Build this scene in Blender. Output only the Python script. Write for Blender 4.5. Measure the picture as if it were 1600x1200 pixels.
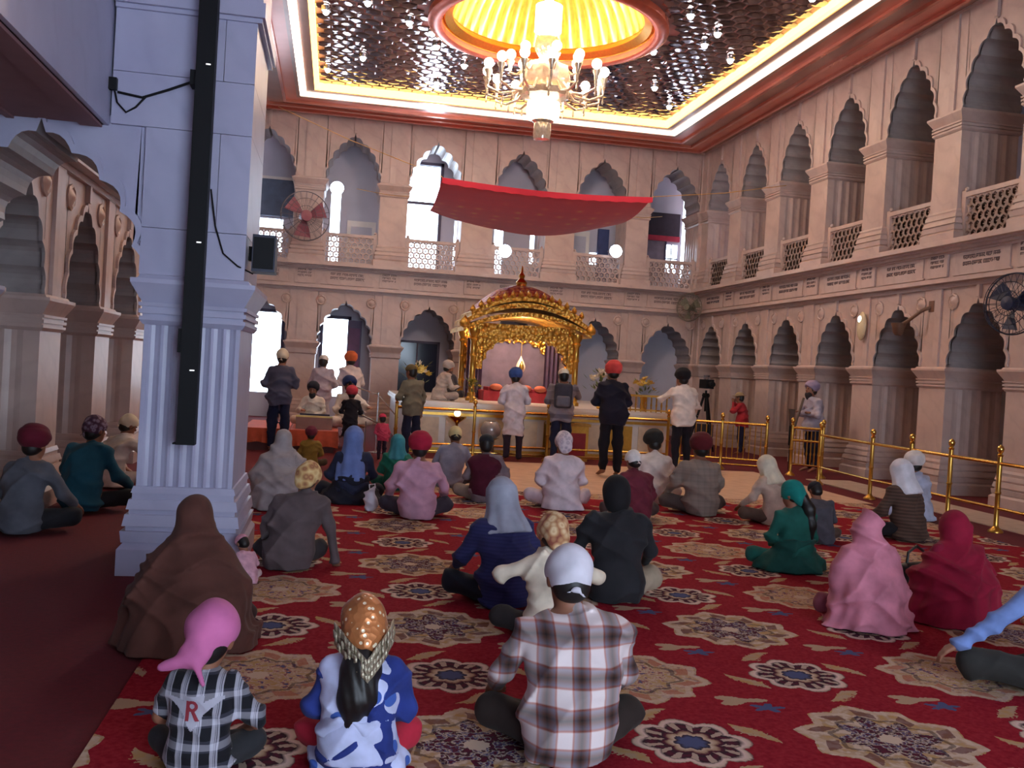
import bpy, bmesh, math, random
import numpy as np
from mathutils import Vector, Matrix, Euler
random.seed(7); rng = np.random.default_rng(7)
PI = math.pi
for o in list(bpy.data.objects): bpy.data.objects.remove(o)
S = bpy.context.scene; COL = S.collection

# ---------------------------------------------------------------- camera
F_PX, YAW, PIT, ROL, CAM_H = 1500.0, .1826, -.0142, .0585, 1.55
_fw = Vector((math.sin(YAW)*math.cos(PIT), math.cos(YAW)*math.cos(PIT), math.sin(PIT)))
_r0 = Vector((math.cos(YAW), -math.sin(YAW), 0)); _u0 = _r0.cross(_fw)
_r = _r0*math.cos(ROL)+_u0*math.sin(ROL); _u = -_r0*math.sin(ROL)+_u0*math.cos(ROL)
cd = bpy.data.cameras.new('camera'); cam = bpy.data.objects.new('camera', cd); COL.objects.link(cam)
cd.sensor_width = 36; cd.lens = F_PX/1600*36; cd.clip_start = .05; cd.clip_end = 300
cam.matrix_world = Matrix(((_r.x, _u.x, -_fw.x, 0), (_r.y, _u.y, -_fw.y, 0), (_r.z, _u.z, -_fw.z, CAM_H), (0, 0, 0, 1)))
S.camera = cam

# ---------------------------------------------------------------- world (overcast daylight), exposure
W = bpy.data.worlds.new('sky'); S.world = W; W.use_nodes = True
bg = W.node_tree.nodes['Background']; bg.inputs[0].default_value = (.68, .82, 1.0, 1); bg.inputs[1].default_value = 6.6
S.view_settings.view_transform = 'Standard'; S.view_settings.look = 'None'
S.view_settings.exposure = 0.7; S.view_settings.gamma = 1.0; S.view_settings.use_curve_mapping = False

def light(name, kind, loc, energy, color, size=.3, rot=None, size_y=None):
    l = bpy.data.lights.new(name, kind); l.energy = energy; l.color = color
    if kind == 'AREA':
        l.size = size
        if size_y: l.shape = 'RECTANGLE'; l.size_y = size_y
    else: l.shadow_soft_size = size
    o = bpy.data.objects.new(name, l); o.location = loc
    if rot: o.rotation_euler = rot
    COL.objects.link(o); return o

# ---------------------------------------------------------------- mesh helpers
def tag(o, label=None, cat=None, group=None, kind=None):
    if label: o['label'] = label
    if cat: o['category'] = cat
    if group: o['group'] = group
    if kind: o['kind'] = kind
    return o
def link(name, data, parent=None, loc=(0, 0, 0), rot=(0, 0, 0)):
    o = bpy.data.objects.new(name, data); COL.objects.link(o)
    if parent is not None: o.parent = parent
    o.location = loc; o.rotation_euler = rot
    return o
def empty(name, loc=(0, 0, 0), rotz=0, parent=None):
    o = link(name, None, parent, loc, (0, 0, rotz)); o.empty_display_size = .1; return o

class MB:
    def __init__(s): s.v = []; s.f = []; s.m = []
    def add(s, vs, fs, m=0):
        b = len(s.v); s.v += [tuple(map(float, p)) for p in vs]
        s.f += [tuple(i+b for i in f) for f in fs]; s.m += [m]*len(fs); return s
    def box(s, c, d, m=0, rz=0):
        x, y, z = d[0]/2, d[1]/2, d[2]/2; q = []
        cs, sn = math.cos(rz), math.sin(rz)
        for k in (-z, z):
            for (i, j) in ((-x, -y), (x, -y), (x, y), (-x, y)):
                q.append((c[0]+i*cs-j*sn, c[1]+i*sn+j*cs, c[2]+k))
        return s.add(q, [(3, 2, 1, 0), (4, 5, 6, 7), (0, 1, 5, 4), (1, 2, 6, 5), (2, 3, 7, 6), (3, 0, 4, 7)], m)
    def bx(s, x0, x1, y0, y1, z0, z1, m=0):
        return s.box(((x0+x1)/2, (y0+y1)/2, (z0+z1)/2), (x1-x0, y1-y0, z1-z0), m)
    def lathe(s, prof, n=16, c=(0, 0, 0), m=0, a0=0, a1=2*PI, mod=None):
        full = abs(a1-a0-2*PI) < 1e-6; k = n if full else n+1; q = []
        for (r, z) in prof:
            for i in range(k):
                a = a0+(a1-a0)*i/n; rr = r*(mod(a, z) if mod else 1)
                q.append((c[0]+rr*math.cos(a), c[1]+rr*math.sin(a), c[2]+z))
        fs = []
        for j in range(len(prof)-1):
            for i in range(n):
                i2 = (i+1) % k
                fs.append((j*k+i, j*k+i2, (j+1)*k+i2, (j+1)*k+i))
        return s.add(q, fs, m)
    def tube(s, pts, r, n=8, m=0, cap=True):
        P = [Vector(p) for p in pts]; R = r if isinstance(r, (list, tuple)) else [r]*len(P); q = []; fs = []
        up = None
        for i, p in enumerate(P):
            t = (P[min(i+1, len(P)-1)]-P[max(i-1, 0)]).normalized()
            if up is None: up = Vector((0, 0, 1)) if abs(t.z) < .9 else Vector((1, 0, 0))
            a = t.cross(up)
            if a.length < 1e-4: a = t.cross(Vector((0, 1, 0)))
            a.normalize(); b = a.cross(t).normalized(); up = b
            for k in range(n):
                w = 2*PI*k/n; d = a*math.cos(w)+b*math.sin(w); q.append(tuple(p+d*R[i]))
        for i in range(len(P)-1):
            for k in range(n):
                k2 = (k+1) % n; fs.append((i*n+k, i*n+k2, (i+1)*n+k2, (i+1)*n+k))
        if cap: fs.append(tuple(range(n-1, -1, -1))); fs.append(tuple((len(P)-1)*n+k for k in range(n)))
        return s.add(q, fs, m)
    def prism(s, poly, axis, a, b, m=0):
        """extrude 2d polygon along axis ('x','y','z') between a and b"""
        n = len(poly); q = []
        for w in (a, b):
            for (u, v) in poly:
                q.append({'x': (w, u, v), 'y': (u, w, v), 'z': (u, v, w)}[axis])
        fs = [tuple(range(n-1, -1, -1)), tuple(range(n, 2*n))]+[(i, (i+1) % n, n+(i+1) % n, n+i) for i in range(n)]
        return s.add(q, fs, m)
    def sphere(s, c, r, n=10, k=6, m=0):
        rx, ry, rz = (r, r, r) if not isinstance(r, (tuple, list)) else r
        prof = [(math.sin(PI*j/k), -math.cos(PI*j/k)) for j in range(k+1)]
        q = [(c[0]+rx*p*math.cos(2*PI*i/n), c[1]+ry*p*math.sin(2*PI*i/n), c[2]+rz*z) for (p, z) in prof for i in range(n)]
        fs = [(j*n+i, j*n+(i+1) % n, (j+1)*n+(i+1) % n, (j+1)*n+i) for j in range(k) for i in range(n)]
        return s.add(q, fs, m)
    def mesh(s, name, mats, smooth=False):
        me = bpy.data.meshes.new(name); me.from_pydata(s.v, [], s.f)
        for mm in (mats if isinstance(mats, (list, tuple)) else [mats]): me.materials.append(mm)
        if any(s.m): me.polygons.foreach_set('material_index', s.m)
        if smooth: me.polygons.foreach_set('use_smooth', [True]*len(me.polygons))
        bm = bmesh.new(); bm.from_mesh(me); bmesh.ops.recalc_face_normals(bm, faces=bm.faces); bm.to_mesh(me); bm.free()
        if smooth:
            try: me.set_sharp_from_angle(angle=math.radians(45))
            except Exception: pass
        me.update(); return me
    def obj(s, name, mats, parent=None, loc=(0, 0, 0), rot=(0, 0, 0), smooth=False):
        return link(name, s.mesh(name, mats, smooth), parent, loc, rot)

# ---------------------------------------------------------------- materials
def srgb(h):
    if isinstance(h, (tuple, list)): return tuple(h)
    h = h.lstrip('#'); c = [int(h[i:i+2], 16)/255 for i in (0, 2, 4)]
    return tuple(x/12.92 if x <= .04045 else ((x+.055)/1.055)**2.4 for x in c)
_M = {}
class NT:
    def __init__(s, name):
        s.mat = bpy.data.materials.new(name); s.mat.use_nodes = True; s.t = s.mat.node_tree
        s.b = s.t.nodes['Principled BSDF']
    def n(s, ty, **kw):
        d = s.t.nodes.new(ty)
        for k, v in kw.items(): setattr(d, k, v)
        return d
    def l(s, a, b): s.t.links.new(a, b); return a
    def val(s, x, sock):
        if isinstance(x, (int, float)): sock.default_value = x
        elif isinstance(x, tuple): sock.default_value = (*x, 1) if len(x) == 3 and len(sock.default_value) == 4 else x
        else: s.l(x, sock)
    def math(s, op, a, b=None, c=None):
        d = s.n('ShaderNodeMath', operation=op); s.val(a, d.inputs[0])
        if b is not None: s.val(b, d.inputs[1])
        if c is not None: s.val(c, d.inputs[2])
        return d.outputs[0]
    def mix(s, f, a, b, mode='MIX'):
        d = s.n('ShaderNodeMix', data_type='RGBA', blend_type=mode); s.val(f, d.inputs[0]); s.val(a, d.inputs[6]); s.val(b, d.inputs[7]); return d.outputs[2]
    def coord(s, which='Object'):
        return s.n('ShaderNodeTexCoord').outputs[which]
    def xyz(s, v):
        d = s.n('ShaderNodeSeparateXYZ'); s.l(v, d.inputs[0]); return d.outputs
    def noise(s, v, scale, detail=3, rough=.5):
        d = s.n('ShaderNodeTexNoise'); s.l(v, d.inputs['Vector']); d.inputs['Scale'].default_value = scale; d.inputs['Detail'].default_value = detail; d.inputs['Roughness'].default_value = rough
        return d.outputs[0]
    def ramp(s, f, stops, interp='LINEAR'):
        d = s.n('ShaderNodeValToRGB'); cr = d.color_ramp; cr.interpolation = interp
        while len(cr.elements) < len(stops): cr.elements.new(.5)
        for e, (p, c) in zip(cr.elements, stops): e.position = p; e.color = (*c, 1)
        s.l(f, d.inputs[0]); return d.outputs[0]
    def base(s, c): s.val(c, s.b.inputs['Base Color'])
    def set(s, rough=.6, metal=0., spec=None, emit=None, estr=0, trans=0, sheen=0, coat=0):
        s.b.inputs['Roughness'].default_value = rough; s.b.inputs['Metallic'].default_value = metal
        if spec is not None: s.b.inputs['Specular IOR Level'].default_value = spec
        if emit: s.b.inputs['Emission Color'].default_value = (*emit, 1); s.b.inputs['Emission Strength'].default_value = estr
        if trans: s.b.inputs['Transmission Weight'].default_value = trans
        if sheen: s.b.inputs['Sheen Weight'].default_value = sheen
        if coat: s.b.inputs['Coat Weight'].default_value = coat
        return s
    def bump(s, h, strength=.3, dist=.01):
        d = s.n('ShaderNodeBump'); d.inputs['Strength'].default_value = strength; d.inputs['Distance'].default_value = dist
        s.l(h, d.inputs['Height']); s.l(d.outputs[0], s.b.inputs['Normal'])

def mix3(a, b, t): return tuple(a[i]*(1-t)+b[i]*t for i in range(3))
def mat(name, col, rough=.6, metal=0., var=.18, scale=6., bump=0., **kw):
    key = (name, str(col), rough, metal, var, scale, bump, str(kw))
    if key in _M: return _M[key]
    c = srgb(col); m = NT(name); m.set(rough, metal, **kw)
    if var or bump:
        v = m.coord(); nz = m.noise(v, scale, 4)
        m.base(m.ramp(nz, [(.25, tuple(max(0, x*(1-var)) for x in c)), (.75, tuple(min(1, x*(1+var)) for x in c))]))
        if bump: m.bump(m.noise(v, scale*8, 3), bump, .01)
    else: m.base(c)
    _M[key] = m.mat; return m.mat
def emat(name, col, s):
    key = ('e', name, str(col), s)
    if key in _M: return _M[key]
    c = srgb(col); m = NT(name); m.base(c); m.set(.5, emit=c, estr=s); _M[key] = m.mat; return m.mat

def marble(name, c1, c2, vein, scale=1.6, rough=.38):
    m = NT(name); m.set(rough); v = m.coord()
    n1 = m.noise(v, scale, 5, .6); base = m.ramp(n1, [(.3, srgb(c1)), (.7, srgb(c2))])
    w = m.n('ShaderNodeTexWave', wave_type='BANDS', bands_direction='DIAGONAL'); m.l(v, w.inputs['Vector'])
    w.inputs['Scale'].default_value = scale*.9; w.inputs['Distortion'].default_value = 9; w.inputs['Detail'].default_value = 4
    f = m.math('POWER', w.outputs[1], 7.); f = m.math('MULTIPLY', f, .14)
    m.base(m.mix(f, base, srgb(vein))); m.bump(m.noise(v, 40, 2), .05, .004)
    return m.mat
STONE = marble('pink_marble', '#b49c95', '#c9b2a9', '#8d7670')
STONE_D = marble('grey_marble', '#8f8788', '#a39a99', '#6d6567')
STONE_B = marble('daylight_tinted_marble', '#9f9eba', '#b1b0c8', '#84839f', 1.2)  # bluish cast of the daylight is put into this marble's colour
PANEL = mat('plaster_panel', '#b9bac9', .8, var=.06, scale=2)
DARKIN = mat('dark_interior', '#3a343c', .8)
GOLD = mat('brass', '#c79a48', .28, .9, var=.12, scale=20)
GOLD_P = mat('polished_brass', '#e3b862', .16, 1., var=.05, scale=20)
BLACK = mat('black_plastic', '#0b0b10', .6, var=.1, spec=.25)
STEEL = mat('brushed_steel', '#b9bcc4', .25, .9, var=.08)
WHITEP = mat('white_paint', '#dcd9d6', .5, var=.05)
# ================================================================ ARCHITECTURE
XL, XR, YB, ZC = -2.7, 9.4, 24.4, 7.62      # left wall, right wall, back wall, ceiling
BAY = 2.073; AW = .695; PD = 1.0             # bay pitch, half opening, pier depth
Z_SP, Z_AP = 2.0, 3.0                        # lower springing / apex
U0, U_SP, U_AP, U_TOP = 3.95, 6.05, 7.16, 7.66

def arch_pts(a, h, lobes=5, amp=.055, n=6):
    c = (h*h-a*a)/(2*a); r = a+c; phi = math.acos(c/r); out = []
    N = lobes*n
    for i in range(N+1):
        t = i/N; ph = phi*t
        rr = r-amp*(1-abs(math.sin(lobes*PI*t)))*(1 if t < .999 else .0)
        if i == 0: rr = r-amp*.2
        out.append((max(0, -c+rr*math.cos(ph)), rr*math.sin(ph)))
    out[-1] = (0, h+.05)
    L = [(-x, z) for (x, z) in out]
    return L+out[::-1][1:]                   # left spring .. apex .. right spring

def arch_panel_mesh(name, w0, w1, zs, h, ztop, depth, m_front, m_soffit, a=AW, frame=True):
    """wall piece above the springing: x from -w0 to w1, local +y goes into the wall"""
    mb = MB(); A = arch_pts(a, h); pts = [(-a, 0)]+A[0:]
    pts = [(x, z+zs) for (x, z) in A]
    xs = -a; n = len(pts); top = []
    for (x, z) in pts: xs = max(xs, x); top.append(xs)
    for i in range(n-1):
        p, q = pts[i], pts[i+1]
        mb.add([(p[0], 0, p[1]), (q[0], 0, q[1]), (top[i+1], 0, ztop), (top[i], 0, ztop)], [(0, 1, 2, 3)])
        mb.add([(p[0], 0, p[1]), (p[0], depth, p[1]), (q[0], depth, q[1]), (q[0], 0, q[1])], [(0, 1, 2, 3)], 1)
        mb.add([(p[0], depth, p[1]), (q[0], depth, q[1]), (top[i+1], depth, ztop), (top[i], depth, ztop)], [(3, 2, 1, 0)])
    mb.bx(-w0, -a+.0, 0, depth, zs, ztop); mb.bx(a, w1, 0, depth, zs, ztop)
    # raised archivolt following the cusps, set proud of the wall
    k = 1.06
    for i in range(n-1):
        p, q = pts[i], pts[i+1]
        P = (p[0]*k, zs+(p[1]-zs)*k+.01); Q = (q[0]*k, zs+(q[1]-zs)*k+.01)
        mb.add([(p[0], -.03, p[1]), (q[0], -.03, q[1]), (Q[0], -.03, Q[1]), (P[0], -.03, P[1])], [(0, 1, 2, 3)])
        mb.add([(p[0], -.03, p[1]), (p[0], 0.02, p[1]), (q[0], .02, q[1]), (q[0], -.03, q[1])], [(0, 1, 2, 3)], 1)
        mb.add([(P[0], -.03, P[1]), (P[0], 0.02, P[1]), (Q[0], .02, Q[1]), (Q[0], -.03, Q[1])], [(3, 2, 1, 0)])
    if frame:   # sunk panel frame: top band and two pilaster strips
        mb.bx(-w0, w1, -.045, 0, ztop-.08, ztop)
        mb.bx(-w0, -a-.2, -.035, 0, zs, ztop-.08); mb.bx(a+.2, w1, -.035, 0, zs, ztop-.08)
        mb.bx(-.035, .035, -.05, 0, zs+h+.06, ztop-.08)
    return mb.mesh(name, [m_front, m_soffit])

def fluted_poly(w, d, n=5, dep=.018):
    """pier plan: plain front/back, fluted jambs (x = ±w/2)"""
    P = [(-w/2, 0), (w/2, 0)]
    def side(sx, ys):
        out = []
        for i in range(n):
            y0, y1 = ys[i], ys[i+1]
            for t in (0, .15, .35, .65, .85):
                y = y0+(y1-y0)*t; k = 0 if t in (0,) else (dep*math.sin(PI*min(1, max(0, (t-.05)/.9))))
                out.append((sx*(w/2-k), y))
        return out
    ys = [.14+(d-.18)*i/n for i in range(n+1)]
    P += [(w/2, .12)]+side(1, ys)+[(w/2, d-.03), (w/2, d), (-w/2, d), (-w/2, d-.03)]+side(-1, ys)[::-1]+[(-w/2, .12)]
    return P

def band(mb, w, d, z0, z1, out, m=0):
    mb.bx(-w/2-out, w/2+out, -out, d+out, z0, z1, m)
def ogee_band(mb, w, d, prof):
    """stack of mouldings: list of (z0,z1,out0,out1) as tapered blocks"""
    for (z0, z1, a, b) in prof:
        q = []
        for z, o in ((z0, a), (z1, b)):
            q += [(-w/2-o, -o, z), (w/2+o, -o, z), (w/2+o, d+o, z), (-w/2-o, d+o, z)]
        mb.add(q, [(3, 2, 1, 0), (4, 5, 6, 7), (0, 1, 5, 4), (1, 2, 6, 5), (2, 3, 7, 6), (3, 0, 4, 7)])
PROF_BASE = [(0, .16, .10, .10), (.16, .20, .10, .06), (.20, .27, .075, .085), (.27, .30, .05, .05), (.30, .37, .075, .06), (.37, .40, .035, .035), (.40, .46, .055, .04), (.46, .50, .02, .02), (.50, .54, .03, .015)]
PROF_CAP = [(-.34, -.31, .01, .035), (-.31, -.285, .035, .035), (-.285, -.265, .015, .015), (-.265, -.235, .04, .04), (-.235, -.215, .02, .02), (-.215, -.19, .04, .045), (-.19, -.06, .02, .10), (-.06, -.03, .10, .10), (-.03, 0, .06, .04)]
_pier_cache = {}
def pier_parts(w, d, z0, z1, ms):
    key = (round(w, 3), d, z0, z1, ms.name)
    if key in _pier_cache: return _pier_cache[key]
    sh = MB().prism(fluted_poly(w, d), 'z', z0+.5, z1-.3).mesh('pier_shaft', ms)
    b = MB(); ogee_band(b, w, d, [(z0+p[0], z0+p[1], p[2], p[3]) for p in PROF_BASE]); bm_ = b.mesh('pier_base', ms)
    c = MB(); ogee_band(c, w, d, [(z1+p[0], z1+p[1], p[2], p[3]) for p in PROF_CAP]); cm = c.mesh('pier_capital', ms)
    _pier_cache[key] = (sh, bm_, cm); return _pier_cache[key]

def hexa(mb, cx, cz, r, t, y0, y1, m=0):
    """hexagonal ring of bars in the xz plane"""
    for k in range(6):
        a, b = PI/6+PI/3*k, PI/6+PI/3*(k+1)
        q = []
        for y in (y0, y1):
            for rr, w in ((r+t, a), (r+t, b), (r-t, b), (r-t, a)): q.append((cx+rr*math.cos(w), y, cz+rr*math.sin(w)))
        mb.add(q, [(3, 2, 1, 0), (4, 5, 6, 7), (0, 1, 5, 4), (2, 3, 7, 6)], m)
def jali_mesh(w, h, r=.085):
    mb = MB(); dx = r*math.sqrt(3); dz = r*1.5; j = 0; z = r*.5
    while z < h-r*.3:
        x = -w/2+(dx/2 if j % 2 else 0)+dx*.5
        while x < w/2-dx*.3:
            hexa(mb, x, z, r, .02, -.03, .03)
            for k in range(3):      # star filling of each cell
                a = PI/3*k; ca, sa = math.cos(a), math.sin(a)
                mb.add([(x-r*ca*.9-.008*sa, 0, z-r*sa*.9+.008*ca), (x+r*ca*.9-.008*sa, 0, z+r*sa*.9+.008*ca), (x+r*ca*.9+.008*sa, 0, z+r*sa*.9-.008*ca), (x-r*ca*.9+.008*sa, 0, z-r*sa*.9-.008*ca),
                        (x-r*ca*.9-.008*sa, .015, z-r*sa*.9+.008*ca), (x+r*ca*.9-.008*sa, .015, z+r*sa*.9+.008*ca), (x+r*ca*.9+.008*sa, .015, z+r*sa*.9-.008*ca), (x-r*ca*.9+.008*sa, .015, z-r*sa*.9-.008*ca)],
                       [(0, 1, 2, 3), (7, 6, 5, 4), (0, 1, 5, 4), (2, 3, 7, 6)])
            x += dx
        z += dz; j += 1
    return mb.mesh('jali_screen', STONE)
JALI = jali_mesh(1.22, .60)
def balustrade_meshes():
    f = MB(); f.bx(-AW+.02, AW-.02, -.05, .05, 0, .06); f.bx(-AW+.02, AW-.02, -.06, .06, .70, .77)
    for sx in (-1, 1):
        f.bx(sx*(AW-.06)-.05, sx*(AW-.06)+.05, -.055, .055, .0, .80)
        f.sphere((sx*(AW-.06), 0, .83), .04, 8, 5)
    return f.mesh('balustrade_frame', STONE)
BALF = balustrade_meshes()
ROSE = MB().lathe([(.13, 0), (.13, .02), (.10, .035), (.085, .022), (.06, .035), (.03, .05), (0, .055)], 16, mod=lambda a, z: 1+.06*math.cos(8*a)*(1 if z > .01 else 0)).mesh('rosette', STONE, True)
INK = mat('inscription_paint', '#4b3f49', .7, var=.1)
def lettering_mesh(w, rows, hh, seed):
    r = random.Random(seed); mb = MB()
    for j in range(rows):
        z = -j*hh*1.5; x = -w/2
        while x < w/2:
            L = r.uniform(.12, .3); L = min(L, w/2-x)
            mb.bx(x, x+L-.02, -.004, 0, z+hh*.82, z+hh)            # headline of the script
            u = x
            while u < x+L-.03:
                k = r.choice((0, 1, 2))
                mb.bx(u, u+.010, -.004, 0, z+hh*(.1 if k else .3), z+hh*.85)
                if k == 1: mb.bx(u, u+.03, -.004, 0, z+hh*.35, z+hh*.5)
                if k == 2: mb.bx(u, u+.026, -.004, 0, z+hh*.08, z+hh*.22)
                u += r.uniform(.022, .04)
            x += L+.01
    return mb.mesh('lettering', INK)
LET_A = [lettering_mesh(.85, 2, .065, k) for k in range(3)]
LET_B = [lettering_mesh(.36, 3, .05, k+9) for k in range(3)]
TAB_A = MB().bx(-.62, .62, -.02, .01, -.17, .17).bx(-.66, .66, -.03, .0, .17, .20).bx(-.66, .66, -.03, 0, -.2, -.17).mesh('inscription_tablet', STONE)
TAB_B = MB().bx(-.25, .25, -.025, .01, -.2, .2).mesh('inscription_tablet', STONE)

def wall(name, origin, rotz, centers, u_lo, u_hi, low_back=True, pier_u=True):
    """two-storey arcade.  local x along the wall, local +y into the wall"""
    w = tag(empty(name, origin, rotz), kind='structure')
    edges = [u_lo]+[(a+b)/2 for a, b in zip(centers, centers[1:])]+[u_hi]
    cache = {}
    for i, c in enumerate(centers):
        w0, w1 = c-edges[i], edges[i+1]-c; key = (round(w0, 2), round(w1, 2))
        if key not in cache:
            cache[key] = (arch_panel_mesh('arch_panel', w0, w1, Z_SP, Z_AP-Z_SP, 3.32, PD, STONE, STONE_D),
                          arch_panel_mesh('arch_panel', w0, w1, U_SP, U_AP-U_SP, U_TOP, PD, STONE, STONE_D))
        link('arch_panel', cache[key][0], w, (c, 0, 0)); link('arch_panel', cache[key][1], w, (c, 0, 0))
        for sx in (-1, 1):
            link('rosette', ROSE, w, (c+sx*.62, -.0, 3.02), (PI/2, 0, 0))
        b = link('balustrade', BALF, w, (c, .12, U0+.0)); link('jali_screen', JALI, b, (0, 0, .07))
        t = link('inscription_tablet', TAB_A, w, (c, 0, 3.62)); link('lettering', LET_A[i % 3], t, (0, -.021, .03))
    for i, e in enumerate(edges):
        lo = e if i == 0 else centers[i-1]+AW; hi = e if i == len(edges)-1 else centers[i]-AW
        if hi-lo < .05: continue
        for (z0, z1) in ((0, Z_SP), (U0, U_SP)):
            sh, b_, c_ = pier_parts(hi-lo, PD, z0, z1, STONE)
            p = link('pier', sh, w, ((lo+hi)/2, 0, 0)); link('pier_base', b_, p); link('pier_capital', c_, p)
        if 0 < i < len(edges)-1:
            t = link('inscription_tablet', TAB_B, w, ((lo+hi)/2, -.015, 3.62)); link('lettering', LET_B[i % 3], t, (0, -.026, .1))
    L = (u_lo, u_hi)
    MB().bx(*L, 0, PD, 3.30, 3.90).obj('frieze', STONE, w)
    MB().bx(*L, -.17, 0.02, 3.31, 3.36).bx(*L, -.10, .02, 3.36, 3.39).bx(*L, -.05, .02, 3.25, 3.275).obj('string_course', STONE, w)
    lg = MB()
    for (z0, z1, o) in ((3.77, 3.80, .05), (3.80, 3.84, .12), (3.84, 3.87, .2), (3.87, 3.95, .30)): lg.bx(*L, -o, .05, z0, z1)
    lg.bx(*L, 0, 2.6, 3.87, 3.94); lg.obj('ledge', STONE, w)
    if low_back:
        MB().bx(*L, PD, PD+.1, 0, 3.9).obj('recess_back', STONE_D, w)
        MB().bx(*L, 2.5, 2.6, 3.9, 8.6).obj('gallery_back', STONE_B, w)
    MB().bx(*L, 0, PD, U_TOP-.02, 8.6).obj('wall_head', STONE, w)
    return w

cR = [-(12.87+BAY*k) for k in range(-4, 6)][::-1]          # local x = -Y on the right wall
wall('wall_right', (XR, 0, 0), -PI/2, cR, -YB, -3.5)
cL = [8.83+BAY*k for k in range(0, 8)]
wall('wall_left', (XL, 0, 0), PI/2, cL, 7.95, YB)
cB = [-1.9, .18, 2.26, 4.46, 6.62, 8.62]
wb = wall('wall_back', (0, YB, 0), 0, cB, XL, XR, low_back=False)

# back of the back-wall bays: plastered screens with openings at real depth
def screen(parent, x0, x1, z0, z1, holes, y, m, th=.1):
    xs = sorted({x0, x1, *[h[0] for h in holes], *[h[1] for h in holes]}); zs = sorted({z0, z1, *[h[2] for h in holes], *[h[3] for h in holes]})
    mb = MB()
    for i in range(len(xs)-1):
        for j in range(len(zs)-1):
            cx, cz = (xs[i]+xs[i+1])/2, (zs[j]+zs[j+1])/2
            if any(h[0] < cx < h[1] and h[2] < cz < h[3] for h in holes): continue
            mb.bx(xs[i], xs[i+1], y, y+th, zs[j], zs[j+1])
    return mb.obj('screen_wall', m, parent)
lowh = [(-2.25, -1.42, .62, 2.68), (-.36, .26, .6, 2.62)]
uph = [(-2.2, -1.55, 4.3, 5.15), (1.55, 2.5, U0+.02, 6.9), (4.05, 4.3, 4.0, 5.6), (5.05, 5.18, 4.5, 5.5), (6.75, 6.98, 4.6, 4.95), (8.95, 9.3, 4.55, 5.35), (-.35, -.1, 4.05, 5.95), (2.95, 3.12, 4.3, 5.5)]
screen(wb, XL, XR, 0, 3.9, lowh, PD, PANEL); screen(wb, XL, XR, 3.9, 8.6, uph, PD+.5, PANEL)
MB().bx(XL, XR, PD+.45, PD+.6, 3.6, 3.95).obj('gallery_slab', STONE, wb)

def door(name, x0, x1, z0, z1, y, open_frac, dm, fm, parent=None):
    d = tag(empty(name, (0, YB+y, 0)), kind='structure')
    MB().bx(x0-.08, x0, -.06, .1, z0, z1+.08).bx(x1, x1+.08, -.06, .1, z0, z1+.08).bx(x0-.08, x1+.08, -.06, .1, z1, z1+.08).obj('door_frame', fm, d)
    return d
DOORM = mat('purple_door_paint', '#5a4a68', .5, var=.1); FRAMEM = mat('dark_frame', '#3d3550', .5, var=.1)
door('door_1', -2.25, -1.42, 0, 2.68, PD, 1, DOORM, FRAMEM)
d2 = door('door_2', -.36, .26, 0, 2.62, PD, 1, DOORM, FRAMEM)
lf = MB().bx(.26, .62, -.09, -.04, .02, 2.6).obj('door_leaf', DOORM, d2)
MB().bx(.30, .58, -.10, -.09, 1.4, 2.4).bx(.30, .58, -.10, -.09, .2, 1.2).obj('door_panel', mat('maroon_panel', '#6d3f63', .5), lf)
# lower bay 2: dark window below a lintel
wn = tag(empty('window_1', (0, YB+PD, 0)), kind='structure')
MB().bx(1.56, 2.62, -.06, 0, .55, 2.12).obj('window_pane', mat('dark_glass', '#1c2236', .12, var=.05), wn)
MB().bx(1.5, 1.56, -.08, 0, .5, 2.18).bx(2.62, 2.68, -.08, 0, .5, 2.18).bx(1.5, 2.68, -.08, 0, 2.12, 2.18).bx(2.07, 2.11, -.08, 0, .55, 2.12).bx(1.5, 2.68, -.08, 0, .5, .55).obj('window_frame', FRAMEM, wn)
wn = tag(empty('window_2', (0, YB+PD+.5, 0)), kind='structure')       # upper right bay: blind, pelmet and leaded panes
MB().bx(8.1, 9.3, -.1, 0, 5.55, 6.2).obj('blind', mat('dark_blind', '#3a3340', .8), wn)
MB().bx(8.05, 9.3, -.14, -.02, 5.42, 5.56).obj('pelmet', mat('crimson_cloth', '#a8324a', .8), wn)
MB().bx(8.12, 8.16, -.06, 0, 4.4, 5.45).bx(8.9, 8.95, -.06, 0, 4.4, 5.45).bx(9.1, 9.12, -.03, .02, 4.55, 5.35).bx(8.95, 9.3, -.03, .02, 4.93, 4.96).obj('window_frame', FRAMEM, wn)
MB().bx(8.16, 8.9, -.03, -.005, 4.4, 5.42).obj('window_pane', mat('grey_glass', '#7b7382', .25), wn)
wn = tag(empty('window_3', (0, YB+PD+.5, 0)), kind='structure')       # tall bright opening of the upper gallery
MB().bx(1.47, 1.55, -.06, .1, U0, 6.98).bx(2.5, 2.58, -.06, .1, U0, 6.98).bx(1.47, 2.58, -.06, .1, 6.9, 6.98).bx(1.55, 2.5, -.02, .06, 5.85, 5.92).obj('window_frame', FRAMEM, wn)
wn = tag(empty('window_4', (0, YB+PD+.5, 0)), kind='structure')
MB().bx(-2.3, -1.3, -.12, 0, 5.2, 6.15).obj('shutter', mat('slate_shutter', '#56657e', .6), wn)
MB().bx(-2.36, -2.3, -.14, 0, 4.2, 6.22).bx(-1.3, -1.24, -.14, 0, 4.2, 6.22).bx(-2.36, -1.24, -.14, 0, 6.15, 6.22).obj('window_frame', WHITEP, wn)
wn = tag(empty('door_3', (0, YB+PD+.5, 0)), kind='structure')         # white panelled doors on the gallery
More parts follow.
